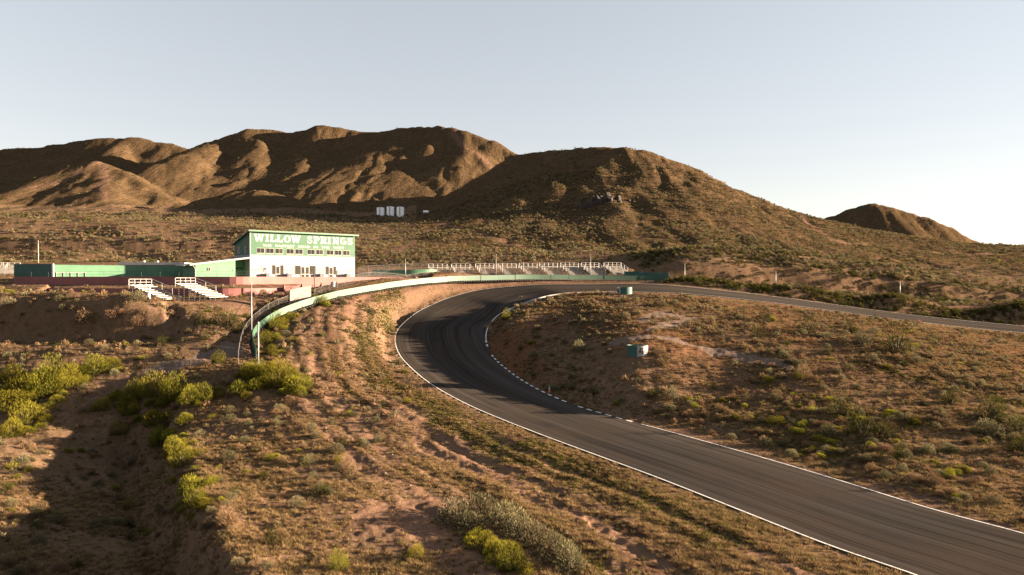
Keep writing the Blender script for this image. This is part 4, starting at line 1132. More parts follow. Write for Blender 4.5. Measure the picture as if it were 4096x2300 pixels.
MB().box(-1.4, 1.0, -.04, .04, .25, 1.25).build('panel', M_WHITE, t)
for x in (-1.0, .7): MB().box(x - .05, x + .05, .042, .12, -.3, 1.2).build('post', M_WOOD, t)
p = at(682.3, 277.5, 170); t = empty('gate_post', (p[0], p[1], gz1(p[0], p[1]))); tag(t, 'pair of short pale gate posts right of the green barrier', 'post')
for x in (-.45, .25): MB().box(x - .1, x + .1, -.1, .1, -.3, 1.65).build('post', M_WOOD, t)
MB().box(-.34, .14, -.04, .04, 1.1, 1.2).build('rail', M_WOOD, t)

# ------------------------------------------------------------------ drums and bins
def drum(u, v, Y, mat, label, r=.30, h=.92):
    p = at(u, v, Y); g = gz1(p[0], p[1]); t = empty('drum', (p[0], p[1], g)); tag(t, label, 'drum')
    MB().lathe([(0, 0), (r, 0), (r, h * .32), (r + .02, h * .335), (r, h * .35), (r, h * .65), (r + .02, h * .665), (r, h * .68), (r, h), (r - .03, h), (r - .03, h - .08), (0, h - .08)], 20).build('body', mat, t, False)
    MB().lathe([(r - .01, h + .001), (r + .025, h + .001), (r + .025, h + .035), (r - .01, h + .035)], 20).build('rim', mat, t)
    return t
drum(148.2, 304, 101.5, M_WHITE, 'white drum at the terrace edge in front of the near bleachers')
drum(333, 288, 126, M_BLUEGREY, 'dark drum beside the stepped red wall below the clubhouse', .4, .95)

# ------------------------------------------------------------------ turn markers: rings of tyres wrapped in painted belt
def marker(u, v, Y, Wd, Hh, rz, panels, digit_panel, label):
    p = hit(u, v); g = p[2]; t = empty('turn_marker', (p[0], p[1], g - .12), rz); tag(t, label, 'turn marker', 'turn markers with the number four')
    n = 8; rx, ry = Wd / 2, Wd * .40
    for k in range(n):
        a0, a1 = 2 * math.pi * k / n, 2 * math.pi * (k + 1) / n
        V = []; m = 4
        for q in range(m + 1):
            a_ = a0 + (a1 - a0) * (q / m) - .004 * (q == m) ; V.append((rx * math.cos(a_), ry * math.sin(a_)))
        mat = {'g': M_TEAL, 'w': M_WHITE, 'l': M_LGREEN}[panels[k]]
        swept_wall(np.array(V), np.full(m + 1, Hh), np.full(m + 1, -.3), .06).build('belt_panel', mat, t)
        if k == digit_panel:
            A = np.array(V[0]); B = np.array(V[-1]); c = (A + B) / 2; ax = (B - A) / np.linalg.norm(B - A); nrm = np.array([ax[1], -ax[0]])
            bow = np.array([rx * math.cos((a0 + a1) / 2), ry * math.sin((a0 + a1) / 2)])
            c = bow + nrm * .05
            w = np.linalg.norm(B - A) * .60; hh = Hh * .66; z0 = Hh * .14
            GL4 = [[(.0, .30), (1, .30), (1, .46), (.0, .46)], [(.58, 0), (.82, 0), (.82, 1), (.58, 1)], [(.0, .46), (.24, .46), (.62, 1), (.44, 1)]]
            mb = MB()
            for i, poly in enumerate(GL4):
                b = len(mb.V); m4 = len(poly); d = .004 * i
                for off in (.02 + d, 0):
                    for (x, z) in poly:
                        q = c + ax * (x - .5) * w + nrm * off; mb.V.append((q[0], q[1], z0 + z * hh))
                mb.F.append(tuple(range(b, b + m4))); mb.F.append(tuple(range(b + 2 * m4 - 1, b + m4 - 1, -1)))
                for e in range(m4):
                    f2 = (e + 1) % m4; mb.F.append((b + f2, b + e, b + m4 + e, b + m4 + f2))
            mb.build('number_four', M_BLACK, t)
    ti = MB()
    for k in range(7):
        a_ = 2 * math.pi * k / 7; ti.lathe([(.12, .9 * Hh), (.30, .9 * Hh), (.33, .82 * Hh), (.30, .05), (.12, .05)], 10, ((rx - .42) * math.cos(a_), (ry - .42) * math.sin(a_), 0))
    ti.build('tyre_stack', M_RUBBER, t)
    return t
# panel k spans angle k*45..k*45+45 degrees, -90 faces the camera
MARK_XY = [hit(637.5, 354.5)[:2], hit(624.5, 293.6)[:2]]
marker(637.5, 354.5, 92, 2.8, 1.32, math.radians(-12), ['l', 'g', 'g', 'g', 'g', 'g', 'w', 'w'], 6, 'near turn marker, green and white with a black 4, on the infield slope')
marker(624.5, 293.6, 133, 2.9, 1.35, math.radians(4), ['w', 'g', 'g', 'w', 'w', 'g', 'g', 'l'], 4, 'far turn marker with a black 4 on the crest beside the track')

# ------------------------------------------------------------------ traffic cone at the inner edge
p = at(550.5, 393, 88.7); pc = along(s_at_inner(545, 391, 89), -.001); p = pc + np.array([.55, .3, 0])
t = empty('traffic_cone', (p[0], p[1], max(gz1(p[0], p[1]), pc[2] - .05))); tag(t, 'small white and orange traffic cone at the inner edge of the track', 'cone')
MB().box(-.22, .22, -.22, .22, 0, .05).build('base', M_ORANGE, t); MB().lathe([(.17, .052), (.13, .3)], 14).build('body', M_ORANGE, t, True); MB().lathe([(.131, .302), (.09, .55)], 14).build('collar', M_WHITE, t, True); MB().lathe([(.088, .552), (.04, .85), (0, .86)], 14).build('tip', M_WHITE, t, True)

# ------------------------------------------------------------------ water tanks on the far slope
for k, (u, lab) in enumerate(((380.7, 'left'), (390.5, 'middle'), (400.5, 'right'))):
    p = at(u, 216.2, 430); g = gz1(p[0], p[1]); t = empty('water_tank', (p[0], p[1], g)); tag(t, lab + ' one of the three white water tanks below the hills', 'tank', 'white water tanks')
    hh = 5.2 + .25 * k
    MB().lathe([(2.35, -1.5), (2.35, hh)], 24).build('shell', M_TANK, t, True); MB().lathe([(2.42, hh + .002), (2.42, hh + .12), (0, hh + .5)], 24).build('roof', M_TANK, t)
    MB().box(-.25, .25, -2.47, -2.38, 0, hh).build('ladder', M_GALV, t)
p = at(426, 215.3, 432); g = gz1(p[0], p[1]); t = empty('water_tank', (p[0], p[1], g + .8)); tag(t, 'small low white tank lying right of the three tall tanks', 'tank')
MB().tube((-1.7, 0, .4), (1.7, 0, .4), .8, n=16).build('shell', M_TANK, t)
for x in (-1, 1): MB().box(x - .15, x + .15, -.6, .6, -1.6, -.1).build('saddle', M_CONC, t)

# ------------------------------------------------------------------ plants
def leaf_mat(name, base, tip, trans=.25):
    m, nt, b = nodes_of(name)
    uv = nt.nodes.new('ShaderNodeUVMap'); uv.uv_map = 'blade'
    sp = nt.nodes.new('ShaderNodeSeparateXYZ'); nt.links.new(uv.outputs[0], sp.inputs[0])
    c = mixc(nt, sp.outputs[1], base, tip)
    inf = nt.nodes.new('ShaderNodeObjectInfo')
    hs = nt.nodes.new('ShaderNodeHueSaturation')
    nt.links.new(ramp(nt, inf.outputs['Random'], 0, 1), hs.inputs['Value'])
    mr = nt.nodes.new('ShaderNodeMapRange'); mr.inputs[3].default_value = .65; mr.inputs[4].default_value = 1.25; nt.links.new(inf.outputs['Random'], mr.inputs[0]); nt.links.new(mr.outputs[0], hs.inputs['Value'])
    mh = nt.nodes.new('ShaderNodeMapRange'); mh.inputs[3].default_value = .485; mh.inputs[4].default_value = .512
    ml = nt.nodes.new('ShaderNodeMath'); ml.operation = 'FRACT'; mu = nt.nodes.new('ShaderNodeMath'); mu.operation = 'MULTIPLY'; mu.inputs[1].default_value = 7.3
    nt.links.new(inf.outputs['Random'], mu.inputs[0]); nt.links.new(mu.outputs[0], ml.inputs[0]); nt.links.new(ml.outputs[0], mh.inputs[0]); nt.links.new(mh.outputs[0], hs.inputs['Hue'])
    nt.links.new(c, hs.inputs['Color'])
    nt.nodes.remove(b)
    d = nt.nodes.new('ShaderNodeBsdfDiffuse'); t = nt.nodes.new('ShaderNodeBsdfTranslucent'); mx = nt.nodes.new('ShaderNodeMixShader'); mx.inputs[0].default_value = trans
    nt.links.new(hs.outputs[0], d.inputs[0]); nt.links.new(hs.outputs[0], t.inputs[0])
    nt.links.new(d.outputs[0], mx.inputs[1]); nt.links.new(t.outputs[0], mx.inputs[2])
    nt.links.new(mx.outputs[0], nt.nodes['Material Output'].inputs[0])
    return m

PM = {
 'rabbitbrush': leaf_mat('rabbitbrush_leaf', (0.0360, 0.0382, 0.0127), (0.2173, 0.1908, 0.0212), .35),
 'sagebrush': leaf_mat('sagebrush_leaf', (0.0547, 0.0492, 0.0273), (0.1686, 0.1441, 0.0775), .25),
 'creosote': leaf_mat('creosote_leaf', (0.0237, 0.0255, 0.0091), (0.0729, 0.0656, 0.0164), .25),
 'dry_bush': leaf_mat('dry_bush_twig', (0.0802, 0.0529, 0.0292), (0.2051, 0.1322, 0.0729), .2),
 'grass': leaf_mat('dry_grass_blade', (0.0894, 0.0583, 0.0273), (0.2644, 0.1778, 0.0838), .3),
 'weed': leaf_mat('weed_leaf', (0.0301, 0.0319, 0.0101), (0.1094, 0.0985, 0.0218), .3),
}
M_TWIG = simple_mat('twig_bark', (.10, .075, .05), .9, .2, 8)

def brush_mesh(name, n, seed, hr=.85, blade=.16, wid=.035, up=.45, shell=.5, lobes=7, lobe_amp=.28, stems=0, mat=None, stem_only=False):
    """dome of blades, unit width, standing on z = 0"""
    r = np.random.default_rng(seed)
    ld = r.normal(size=(lobes, 3)); ld[:, 2] = np.abs(ld[:, 2]); ld /= np.linalg.norm(ld, axis=1)[:, None]; la = r.uniform(-.6, 1, lobes)
    V = []; Fc = []; UV = []
    if not stem_only:
        d = r.normal(size=(n, 3)); d[:, 2] = np.abs(d[:, 2]) * 1.1 - .12; d /= np.linalg.norm(d, axis=1)[:, None]
        rad = (shell + (1 - shell) * r.random(n) ** .6) * .5
        lob = 1 + lobe_amp * ((np.maximum(d @ ld.T, 0) ** 6) * la).sum(1)
        p = d * (rad * lob)[:, None]; p[:, 2] *= hr * 2; p[:, 2] += .02
        p[:, 2] = np.maximum(p[:, 2], .01)
        ax = d * (1 - up) + np.array([0, 0, up]) + r.normal(size=(n, 3)) * .28; ax /= np.linalg.norm(ax, axis=1)[:, None]
        sd = np.cross(ax, r.normal(size=(n, 3))); sd /= np.linalg.norm(sd, axis=1)[:, None] + 1e-9
        L = blade * r.uniform(.6, 1.35, n); W = wid * r.uniform(.6, 1.3, n)
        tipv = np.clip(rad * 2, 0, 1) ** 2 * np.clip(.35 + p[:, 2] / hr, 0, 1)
        for i in range(n):
            b = len(V); a = p[i] - ax[i] * L[i] * .5; c = p[i] + ax[i] * L[i] * .5; m = p[i]
            V += [a, m + sd[i] * W[i], c, m - sd[i] * W[i]]; Fc.append((b, b + 1, b + 2, b + 3))
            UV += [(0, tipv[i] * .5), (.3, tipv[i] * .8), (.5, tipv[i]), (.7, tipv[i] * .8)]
    for k in range(stems):
        a_ = r.uniform(0, 6.28); e = r.uniform(.1, .42); b = len(V)
        tip = np.array([math.cos(a_) * e, math.sin(a_) * e, hr * r.uniform(.5, .95)]); base = np.array([math.cos(a_) * .04, math.sin(a_) * .04, -.05])
        sd = np.array([-math.sin(a_), math.cos(a_), 0]) * .014; mid = (base + tip) / 2 + [0, 0, .05]; od = np.array([math.cos(a_), math.sin(a_), 0]) * .012
        V += [base - sd, base + sd, base - od, mid - sd * .7, mid + sd * .7, mid - od * .7, tip]
        Fc += [(b, b + 1, b + 4, b + 3), (b + 1, b + 2, b + 5, b + 4), (b + 2, b, b + 3, b + 5), (b + 3, b + 4, b + 6), (b + 4, b + 5, b + 6), (b + 5, b + 3, b + 6)]
        UV += [(0, .1)] * 7
    me = bpy.data.meshes.new(name); me.from_pydata([tuple(map(float, v)) for v in V], [], Fc)
    me.materials.append(mat); ul = me.uv_layers.new(name='blade')
    vi = np.empty(len(me.loops), np.int32); me.loops.foreach_get('vertex_index', vi); ul.data.foreach_set('uv', np.array(UV, np.float32)[vi].ravel())
    me.update(); return me

def tuft_mesh(name, n, seed, h=1.0, spread=.35, wid=.03, mat=None):
    r = np.random.default_rng(seed); V = []; Fc = []; UV = []
    for k in range(n):
        a_ = r.uniform(0, 6.28); q = r.uniform(0, .22); b = np.array([math.cos(a_) * q, math.sin(a_) * q, -.03]); o = r.uniform(.2, 1) * spread; hh = h * r.uniform(.5, 1)
        mid = b + [math.cos(a_) * o * .35, math.sin(a_) * o * .35, hh * .6]; tip = b + [math.cos(a_) * o, math.sin(a_) * o, hh * r.uniform(.75, 1)]
        sd = np.array([-math.sin(a_ + r.uniform(-.8, .8)), math.cos(a_), 0]) * wid; i = len(V)
        V += [b - sd, b + sd, mid + sd * .8, mid - sd * .8, tip]; Fc += [(i, i + 1, i + 2, i + 3), (i + 3, i + 2, i + 4)]; UV += [(0, 0), (1, 0), (1, .6), (0, .6), (.5, 1)]
    me = bpy.data.meshes.new(name); me.from_pydata([tuple(map(float, v)) for v in V], [], Fc); me.materials.append(mat); ul = me.uv_layers.new(name='blade')
    vi = np.empty(len(me.loops), np.int32); me.loops.foreach_get('vertex_index', vi); ul.data.foreach_set('uv', np.array(UV, np.float32)[vi].ravel()); me.update(); return me

NEAR = {}; STEM = {}; FAR = {}; SOLO = {}
SPEC = {'rabbitbrush': dict(n=2200, hr=.50, blade=.12, wid=.0075, up=.48, shell=.42, lobes=11, lobe_amp=.62),
        'sagebrush': dict(n=1100, hr=.62, blade=.11, wid=.0125, up=.42, shell=.45, lobe_amp=.30),
        'creosote': dict(n=1000, hr=.78, blade=.09, wid=.0145, up=.35, shell=.22, lobe_amp=.50),
        'dry_bush': dict(n=700, hr=.62, blade=.18, wid=.010, up=.25, shell=.40, lobe_amp=.28)}
for k, sp in SPEC.items():
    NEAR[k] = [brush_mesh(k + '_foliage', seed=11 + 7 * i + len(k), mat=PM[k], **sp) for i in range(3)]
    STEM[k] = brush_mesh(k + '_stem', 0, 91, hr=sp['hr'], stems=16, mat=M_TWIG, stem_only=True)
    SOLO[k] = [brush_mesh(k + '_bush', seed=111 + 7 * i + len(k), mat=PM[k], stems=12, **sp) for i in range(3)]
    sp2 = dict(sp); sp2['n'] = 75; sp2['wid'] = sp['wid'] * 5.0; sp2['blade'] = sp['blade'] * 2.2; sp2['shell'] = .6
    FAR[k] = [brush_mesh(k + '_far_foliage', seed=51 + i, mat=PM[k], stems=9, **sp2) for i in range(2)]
GRASS = [tuft_mesh('grass_tuft', 20, 5 + i, .62, .62, .026, PM['grass']) for i in range(2)]
WEED = [tuft_mesh('weed_tuft', 14, 25 + i, .8, .7, .05, PM['weed']) for i in range(2)]

PLACED = []   # kind, x, y, width, label, group, parts
def put(kind, ou, ov, ow, label, group=None):
    x, y, z = hit(ou / 2.515, ov / 2.515); w = ow / 2.515 / F * y * (.86 if kind == 'rabbitbrush' else 1.0); PLACED.append([kind, x, y, w, label, group, True])
    if group and kind == 'rabbitbrush':      # thickets: smaller neighbours crowd the big ones
        for _ in range(3):
            a_ = rng.uniform(0, 6.28); PLACED.append([kind, x + math.cos(a_) * w * .62, y + math.sin(a_) * w * .62, w * rng.uniform(.38, .68), label, group, False])

RB = 'bright yellow-green rabbitbrush '
for i, (a, b, w) in enumerate([(20,965,75),(62,990,95),(112,995,95),(20,1030,85),(135,965,85),(190,948,65),(240,940,70),(62,1065,85),(20,1098,75),(165,980,65)]):
    put('rabbitbrush', a, b, w, RB + 'in the thicket at the left edge of the picture', 'rabbitbrush thicket at the left edge')
for i, (a, b, w) in enumerate([(330,1015,75),(380,1005,85),(425,1010,75),(330,1045,65),(470,1015,65),(520,1010,55)]):
    put('rabbitbrush', a, b, w, RB + 'at the head of the dry ditch', 'rabbitbrush at the head of the ditch')
for i, (a, b, w) in enumerate([(405,1080,85),(415,1120,90),(442,1140,75),(455,1170,75),(480,1240,80),(492,1275,70)]):
    put('rabbitbrush', a, b, w, RB + 'in the row along the right rim of the ditch', 'rabbitbrush along the ditch rim')
put('rabbitbrush', 295, 1100, 50, RB + 'standing alone on the left side of the ditch'); put('rabbitbrush', 250, 1040, 55, 'rounded yellow-green bush between the two rabbitbrush thickets')
for i, (a, b, w) in enumerate([(650,960,85),(700,970,95),(748,978,80),(600,990,60),(640,948,60),(690,945,60)]):
    put('rabbitbrush', a, b, w, RB + 'in the clump at the foot of the nearest pole', 'rabbitbrush clump at the nearest pole')
for i, (a, b, w) in enumerate([(690,830,50),(672,862,40),(680,890,36),(805,768,42),(730,802,30)]):
    put('rabbitbrush', a, b, w, 'yellow-green bush growing against the track side of the green barrier', 'bushes against the green barrier')
put('rabbitbrush', 545, 915, 45, 'yellow bush on the near rim of the shaded silt hollow')
for a, b, w in [(545,822,42),(580,826,40),(505,818,40),(600,835,36)]:
    put('creosote', a, b, w, 'dark green bush in the shaded hollow below the terrace', 'dark bushes in the hollow')
for a, b, w in [(345,760,40),(430,800,22),(215,835,45),(285,815,35),(345,820,35),(360,805,25),(20,782,35),(150,760,22)]:
    put('dry_bush' if b > 790 else 'sagebrush', a, b, w, 'pale bush on the dark bank below the bleacher terrace', 'bushes on the terrace bank')
for a, b, w in [(1145,1318,95),(1212,1295,95),(1262,1325,85),(1302,1345,95),(1342,1370,95),(1392,1405,95),(1432,1436,95),(1180,1335,80)]:
    put('sagebrush', a, b, w, 'grey-green sagebrush in the near clump at the bottom of the picture', 'near sagebrush clump')
for a, b, w in [(1205,1380,80),(1250,1408,85),(1285,1440,85)]:
    put('rabbitbrush', a, b, w, 'yellow-green bush in front of the near sagebrush clump', 'yellow bushes before the sagebrush clump')
put('rabbitbrush', 1042, 1405, 55, 'feathery green bush on the shaded dirt left of the near sagebrush'); put('rabbitbrush', 850, 1440, 60, 'feathery green bush at the bottom edge, left of centre')
put('rabbitbrush', 1270, 808, 32, 'bright yellow bush at the end of the white kerb wall')
put('creosote', 2112, 1050, 65, 'dark creosote bush above the pair near the right of the infield'); put('creosote', 2172, 1095, 75, 'largest dark creosote bush on the lower right infield')
put('creosote', 2218, 1102, 50, 'dark creosote bush touching the largest one on its right'); put('creosote', 2245, 1108, 40, 'smaller dark bush right of the creosote pair')
put('creosote', 1640, 1003, 32, 'small round dark bush below the near turn marker'); put('creosote', 2500, 1062, 70, 'olive bush with a long shadow near the right edge')
put('sagebrush', 2490, 1092, 62, 'pale sagebrush just below the olive bush near the right edge'); put('creosote', 2568, 1092, 50, 'dark bush at the right edge, upper of two'); put('creosote', 2572, 1140, 70, 'dark bush at the right edge, lower of two')
put('creosote', 2393, 1018, 45, 'round olive bush on the orange slope at right'); put('creosote', 2255, 885, 72, 'broad dark bush in the middle of the upper infield'); put('creosote', 2140, 838, 32, 'small dark bush left of the broad one on the upper infield')
put('creosote', 2035, 836, 45, 'flat dark bush on the upper infield'); put('creosote', 1922, 812, 38, 'dark bush on the red slope above the gravel track'); put('creosote', 1905, 850, 40, 'brownish dark bush on the red slope, nearer of two')
put('sagebrush', 2170, 865, 50, 'grey-green bush beside the broad dark bush'); put('sagebrush', 1455, 885, 38, 'pale round sagebrush left of the near turn marker'); put('sagebrush', 1690, 1005, 40, 'pale sagebrush on the lower infield below the gravel track')
put('sagebrush', 1310, 762, 24, 'small grey bush just inside the white kerb wall'); put('dry_bush', 2020, 955, 42, 'straw coloured bush on the middle of the infield'); put('sagebrush', 2085, 1098, 45, 'pale sagebrush left of the largest creosote bush')
for a, b, w in [(1646,893,22),(1658,889,20)]: put('dry_bush', a, b, w, 'golden dry bush at the foot of the near turn marker', 'dry bushes at the turn marker')

# scatter over the ground -----------------------------------------------
area = (np.gradient(ys)[:, None] * (ps[1] - ps[0]) * ys[:, None] * np.ones((1, NP_))).ravel()
infr = np.abs(X / Yv) < .92
zoneN = (Yv > 30) & (Yv < 150)
mclear = np.ones(len(X), bool)
for mx_, my_ in MARK_XY: mclear &= ~((np.abs(X - mx_ + .3) < 2.6) & (Yv > my_ - 5.5) & (Yv < my_ + 2.5))
clear = mclear & (gd > np.where((gside > 0) & (X > 8), 2.6, .8)) & ~((X > 25) & (Yv > 131) & (Yv < 154)) & (gyard < .35) & (m_pale < .35) & ~((Yv > 190) & (m_dirt > .4))
patch = smooth(fbm(X / 7, Yv / 7, 3, 201) * 1.8 + .5)
patch2 = smooth(fbm(X / 30, Yv / 30, 3, 207) * 2 + .55)
def sample(dens, cap=60000):
    w = np.where(infr, dens * area, 0.0); n = min(int(w.sum()), cap)
    i = rng.choice(len(w), n, p=w / w.sum()); row, colm = i // NP_, i % NP_
    y = ys[row] * (1 + rng.uniform(-.003, .003, n)); x = (ps[colm] + rng.uniform(-.5, .5, n) * (ps[1] - ps[0])) * y
    return x, y
outer = (gside <= 0) | (gd > 40)
inf_ = ginf > .5
lefth = (X < -12) & (Yv < 122)
feather = inf_ * smooth((X - 16) / 4) * smooth((44 - X) / 5) * smooth((Yv - 60) / 4) * smooth((88 - Yv) / 5) * patch
face = (Yv > 154.5) & (Yv < 160) & (X > 35) & (X < 140)
cutz = (Yv > 183) & (Yv < 212) & (X > 35)
berm = (Yv > 155) & (Yv < 200) & (X > 35)
plain = (Yv >= 195) & (Yv < 440) & (gwho == 0)
hills = (Yv >= 400) & (Yv < 1000)
SC = {
 'sagebrush': (.22 * inf_ * (.25 + patch) + .09 * outer * zoneN * lefth + .16 * berm + .22 * cutz + .20 * plain * (.3 + patch2) + .007 * hills, .40, 1.15),
 'dry_bush': (.30 * inf_ * (.3 + patch) + .16 * outer * zoneN * lefth + .07 * berm + .10 * plain * (.3 + patch2), .35, 1.0),
 'creosote': (.009 * inf_ + .012 * outer * zoneN * lefth + .12 * berm + .1 * face * 15 + .16 * cutz + .020 * plain + .010 * hills * (.2 + patch2), .45, 1.2),
 'rabbitbrush': (.035 * inf_ * patch2 + .22 * feather + .03 * outer * zoneN * lefth + .012 * berm + .005 * plain, .40, 1.0)}
POOL = {}
for k, (dn, a, b) in SC.items():
    x, y = sample(dn * clear); w = rng.uniform(a, b, len(x)) * np.where(y > 190, 1.2, 1.0) * np.where(rng.random(len(x)) < .12, 1.4, 1.0)
    POOL[k] = (x, y, w)
# the largest in view become single bushes, the rest one mass of scrub
def zone_of(x, y):
    if y >= 195: return 'on the open slope beyond the track'
    if y > 152: return 'on the bank beyond the far straight'
    dq, _, sd = road_query(np.array([x]), np.array([y]))
    if sd[0] > 0 and dq[0] < 60: return 'on the infield inside the bend' if x < 38 else 'on the right part of the infield'
    return 'on the broken ground left of the track' if x < -20 else 'on the verge outside the bend'
DESC = {'sagebrush': 'small grey-green sagebrush ', 'dry_bush': 'small straw brown dry bush ', 'creosote': 'small dark olive bush ', 'rabbitbrush': 'small yellow-green bush '}
NBIG = {'sagebrush': 220, 'dry_bush': 200, 'creosote': 150, 'rabbitbrush': 110}
REST = {}
for k, (x, y, w) in POOL.items():
    vis = np.abs(x / y) < .745
    order = np.argsort(-(w / y) * vis); big = order[:NBIG[k]]; REST[k] = order[NBIG[k]:]
    for i in big:
        zt_ = zone_of(x[i], y[i]); PLACED.append([k, x[i], y[i], w[i], DESC[k] + zt_, k.replace('_', ' ') + ' ' + zt_, False])

PX = np.array([p[1] for p in PLACED]); PY = np.array([p[2] for p in PLACED]); PZ = ground_z(PX, PY)
first = {}
for (k, x, y, w, lab, grp, parts), z in zip(PLACED, PZ):
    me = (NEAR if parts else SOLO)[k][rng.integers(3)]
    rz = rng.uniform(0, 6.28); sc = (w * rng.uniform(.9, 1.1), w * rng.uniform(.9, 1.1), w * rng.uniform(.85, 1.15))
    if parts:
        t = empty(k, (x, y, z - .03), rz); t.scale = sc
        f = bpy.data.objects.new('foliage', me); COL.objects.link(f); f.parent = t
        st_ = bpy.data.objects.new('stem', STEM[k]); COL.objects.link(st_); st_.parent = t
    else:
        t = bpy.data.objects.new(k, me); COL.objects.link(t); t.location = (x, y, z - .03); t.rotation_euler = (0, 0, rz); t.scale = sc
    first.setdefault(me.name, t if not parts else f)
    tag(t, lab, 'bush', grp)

def scatter(name, x, y, w, src, label, cat):
    """one mass of many alike plants, set out on points by geometry nodes"""
    z = ground_z(x, y) - .03
    me = bpy.data.meshes.new(name); me.vertices.add(len(x)); me.vertices.foreach_set('co', np.stack([x, y, z], 1).astype(np.float32).ravel())
    for an, val in (('size', w), ('turn', rng.uniform(0, 6.28, len(x)))):
        at_ = me.attributes.new(an, 'FLOAT', 'POINT'); at_.data.foreach_set('value', np.asarray(val, np.float32))
    o = bpy.data.objects.new(name, me); COL.objects.link(o)
    ng = bpy.data.node_groups.new(name + '_spread', 'GeometryNodeTree')
    ng.interface.new_socket('Geometry', in_out='INPUT', socket_type='NodeSocketGeometry'); ng.interface.new_socket('Geometry', in_out='OUTPUT', socket_type='NodeSocketGeometry')
    gi = ng.nodes.new('NodeGroupInput'); go = ng.nodes.new('NodeGroupOutput'); ip = ng.nodes.new('GeometryNodeInstanceOnPoints')
    oi = ng.nodes.new('GeometryNodeObjectInfo'); oi.transform_space = 'ORIGINAL'; oi.inputs['Object'].default_value = src; oi.inputs['As Instance'].default_value = True
    a1 = ng.nodes.new('GeometryNodeInputNamedAttribute'); a1.data_type = 'FLOAT'; a1.inputs['Name'].default_value = 'size'
    a2 = ng.nodes.new('GeometryNodeInputNamedAttribute'); a2.data_type = 'FLOAT'; a2.inputs['Name'].default_value = 'turn'
    cx = ng.nodes.new('ShaderNodeCombineXYZ'); ng.links.new(a2.outputs[0], cx.inputs[2])
    ng.links.new(gi.outputs[0], ip.inputs['Points']); ng.links.new(oi.outputs['Geometry'], ip.inputs['Instance']); ng.links.new(cx.outputs[0], ip.inputs['Rotation']); ng.links.new(a1.outputs[0], ip.inputs['Scale'])
    ng.links.new(ip.outputs[0], go.inputs[0])
    md = o.modifiers.new('spread', 'NODES'); md.node_group = ng
    tag(o, label, cat, None, 'stuff'); return o

# single far bushes that also show what the scrub on the far slopes is made of
farobj = {}
for k in FAR:
    for i, me in enumerate(FAR[k]):
        x, y = POOL[k][0][REST[k][i]], POOL[k][1][REST[k][i]]
        o = bpy.data.objects.new(k, me); COL.objects.link(o); o.location = (x, y, gz1(x, y) - .03); o.scale = (1.2, 1.2, 1.2)
        tag(o, DESC[k] + zone_of(x, y), 'bush', k.replace('_', ' ') + ' ' + zone_of(x, y)); farobj[(k, i)] = o
for k in POOL:
    x, y, w = (a[REST[k]] for a in POOL[k])
    h = rng.random(len(x)) < .5
    for i, sel in enumerate((h, ~h)):
        scatter(k + '_scrub', x[sel], y[sel], w[sel], farobj[(k, i)], 'scattered ' + k.replace('_', ' ') + ' scrub over the desert', 'scrub')
# tufts
def tufts(name, meshes, dens, a, b, label, cat, cap):
    x, y = sample(dens * (gd > .25) * mclear, cap); w = rng.uniform(a, b, len(x)); h = rng.random(len(x)) < .5
    for i, sel in enumerate((h, ~h)):
        xs, ysl = x[sel], y[sel]
        o = bpy.data.objects.new(name, meshes[i]); COL.objects.link(o); o.location = (xs[0], ysl[0], gz1(xs[0], ysl[0])); o.scale = [float(w[sel][0])] * 3
        tag(o, label.replace('tufts', 'tuft').replace('weeds', 'weed clump') + ' standing ' + zone_of(xs[0], ysl[0]), cat, label)
        scatter(name + '_cover', xs[1:], ysl[1:], w[sel][1:], o, label + ' over the ground', cat)
lowyard = 1 - .9 * gyard
tufts('grass_tuft', GRASS, ((12.0 * inf_ * (.5 + .8 * patch) + 9.0 * outer * zoneN * (Yv < 95) * (X > -45) * (.12 + patch) * lowyard + 3.0 * outer * zoneN * (.1 + patch) * lowyard) * np.clip(75 / Yv, .5, 1.6) + 1.0 * berm + .10 * plain) * (m_pale < .5) * (1 - .85 * m_dirt) * (1 - .75 * smooth(-gstreak * 4)) * ~((X > 25) & (Yv > 132) & (Yv < 154)), .18, .62, 'dry golden grass tufts', 'grass', 215000)
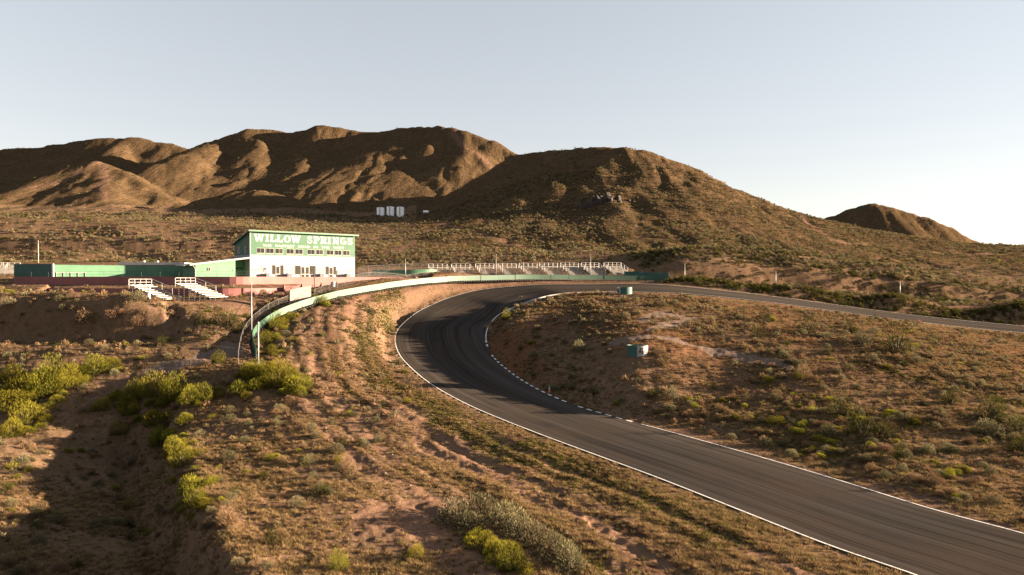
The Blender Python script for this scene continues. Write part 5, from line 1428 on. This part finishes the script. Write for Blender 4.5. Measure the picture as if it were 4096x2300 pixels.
tufts('weed_tuft', WEED, 16 * m_green * zoneN + .35 * outer * zoneN * patch2 * lowyard + .35 * inf_ * patch2, .14, .42, 'low green weeds', 'weeds', 60000)

# ------------------------------------------------------------------ rocks
M_ROCK = simple_mat('outcrop_rock', (.050, .035, .028), .95, .25, .35, bump=.6, bscale=1.5)
M_STONE = simple_mat('pale_stone', (.24, .19, .155), .9, .2, 4)
def rock_mesh(name, seed, mat):
    bm = bmesh.new(); bmesh.ops.create_icosphere(bm, subdivisions=2, radius=.5); r = np.random.default_rng(seed); q = r.normal(size=(5, 3))
    for v in bm.verts:
        d = np.array(v.co); s_ = 1 + .30 * sum(math.sin(4.3 * float(d @ a) + i) for i, a in enumerate(q)) / 2 + r.uniform(-.12, .12)
        v.co = Vector(d * s_)
    me = bpy.data.meshes.new(name); bm.to_mesh(me); bm.free(); me.materials.append(mat); return me
x, y, z = hit(594, 206)
oc = empty('rock_outcrop', (x, y, z)); tag(oc, 'dark rock outcrop on the middle of the big hill', 'rock')
rms = [rock_mesh('boulder', s_, M_ROCK) for s_ in (3, 4, 5)]
for k in range(22):
    o = bpy.data.objects.new('boulder', rms[k % 3]); COL.objects.link(o); o.parent = oc
    dx, dy = rng.normal(0, 9), rng.normal(0, 2.5); s_ = rng.uniform(2, 6.5) * (1.25 if abs(dx - 2) < 6 else .7)
    o.location = (dx, dy, gz1(x + dx, y + dy) - z - s_ * .05); o.scale = (s_ * rng.uniform(.7, 1.1), s_ * .8, s_ * rng.uniform(.7, 1.5)); o.rotation_euler = tuple(rng.uniform(-.5, .5, 3))
sm = [rock_mesh('stone', s_, M_STONE) for s_ in (13, 14)]
xs, ysl = sample((.035 * zoneN * (gd > .6) * (1 - gyard)), 500)
for k in range(2):
    xx, yy = xs[k::2], ysl[k::2]
    o = bpy.data.objects.new('stone', sm[k]); COL.objects.link(o); o.location = (xx[0], yy[0], gz1(xx[0], yy[0])); o.scale = (.25, .25, .18); tag(o, 'single pale stone lying on the desert ground', 'stone', 'pale stones')
    scatter('stone_litter', xx[1:], yy[1:], rng.uniform(.06, .28, len(xx) - 1), o, 'pale stones littering the ground', 'stones')
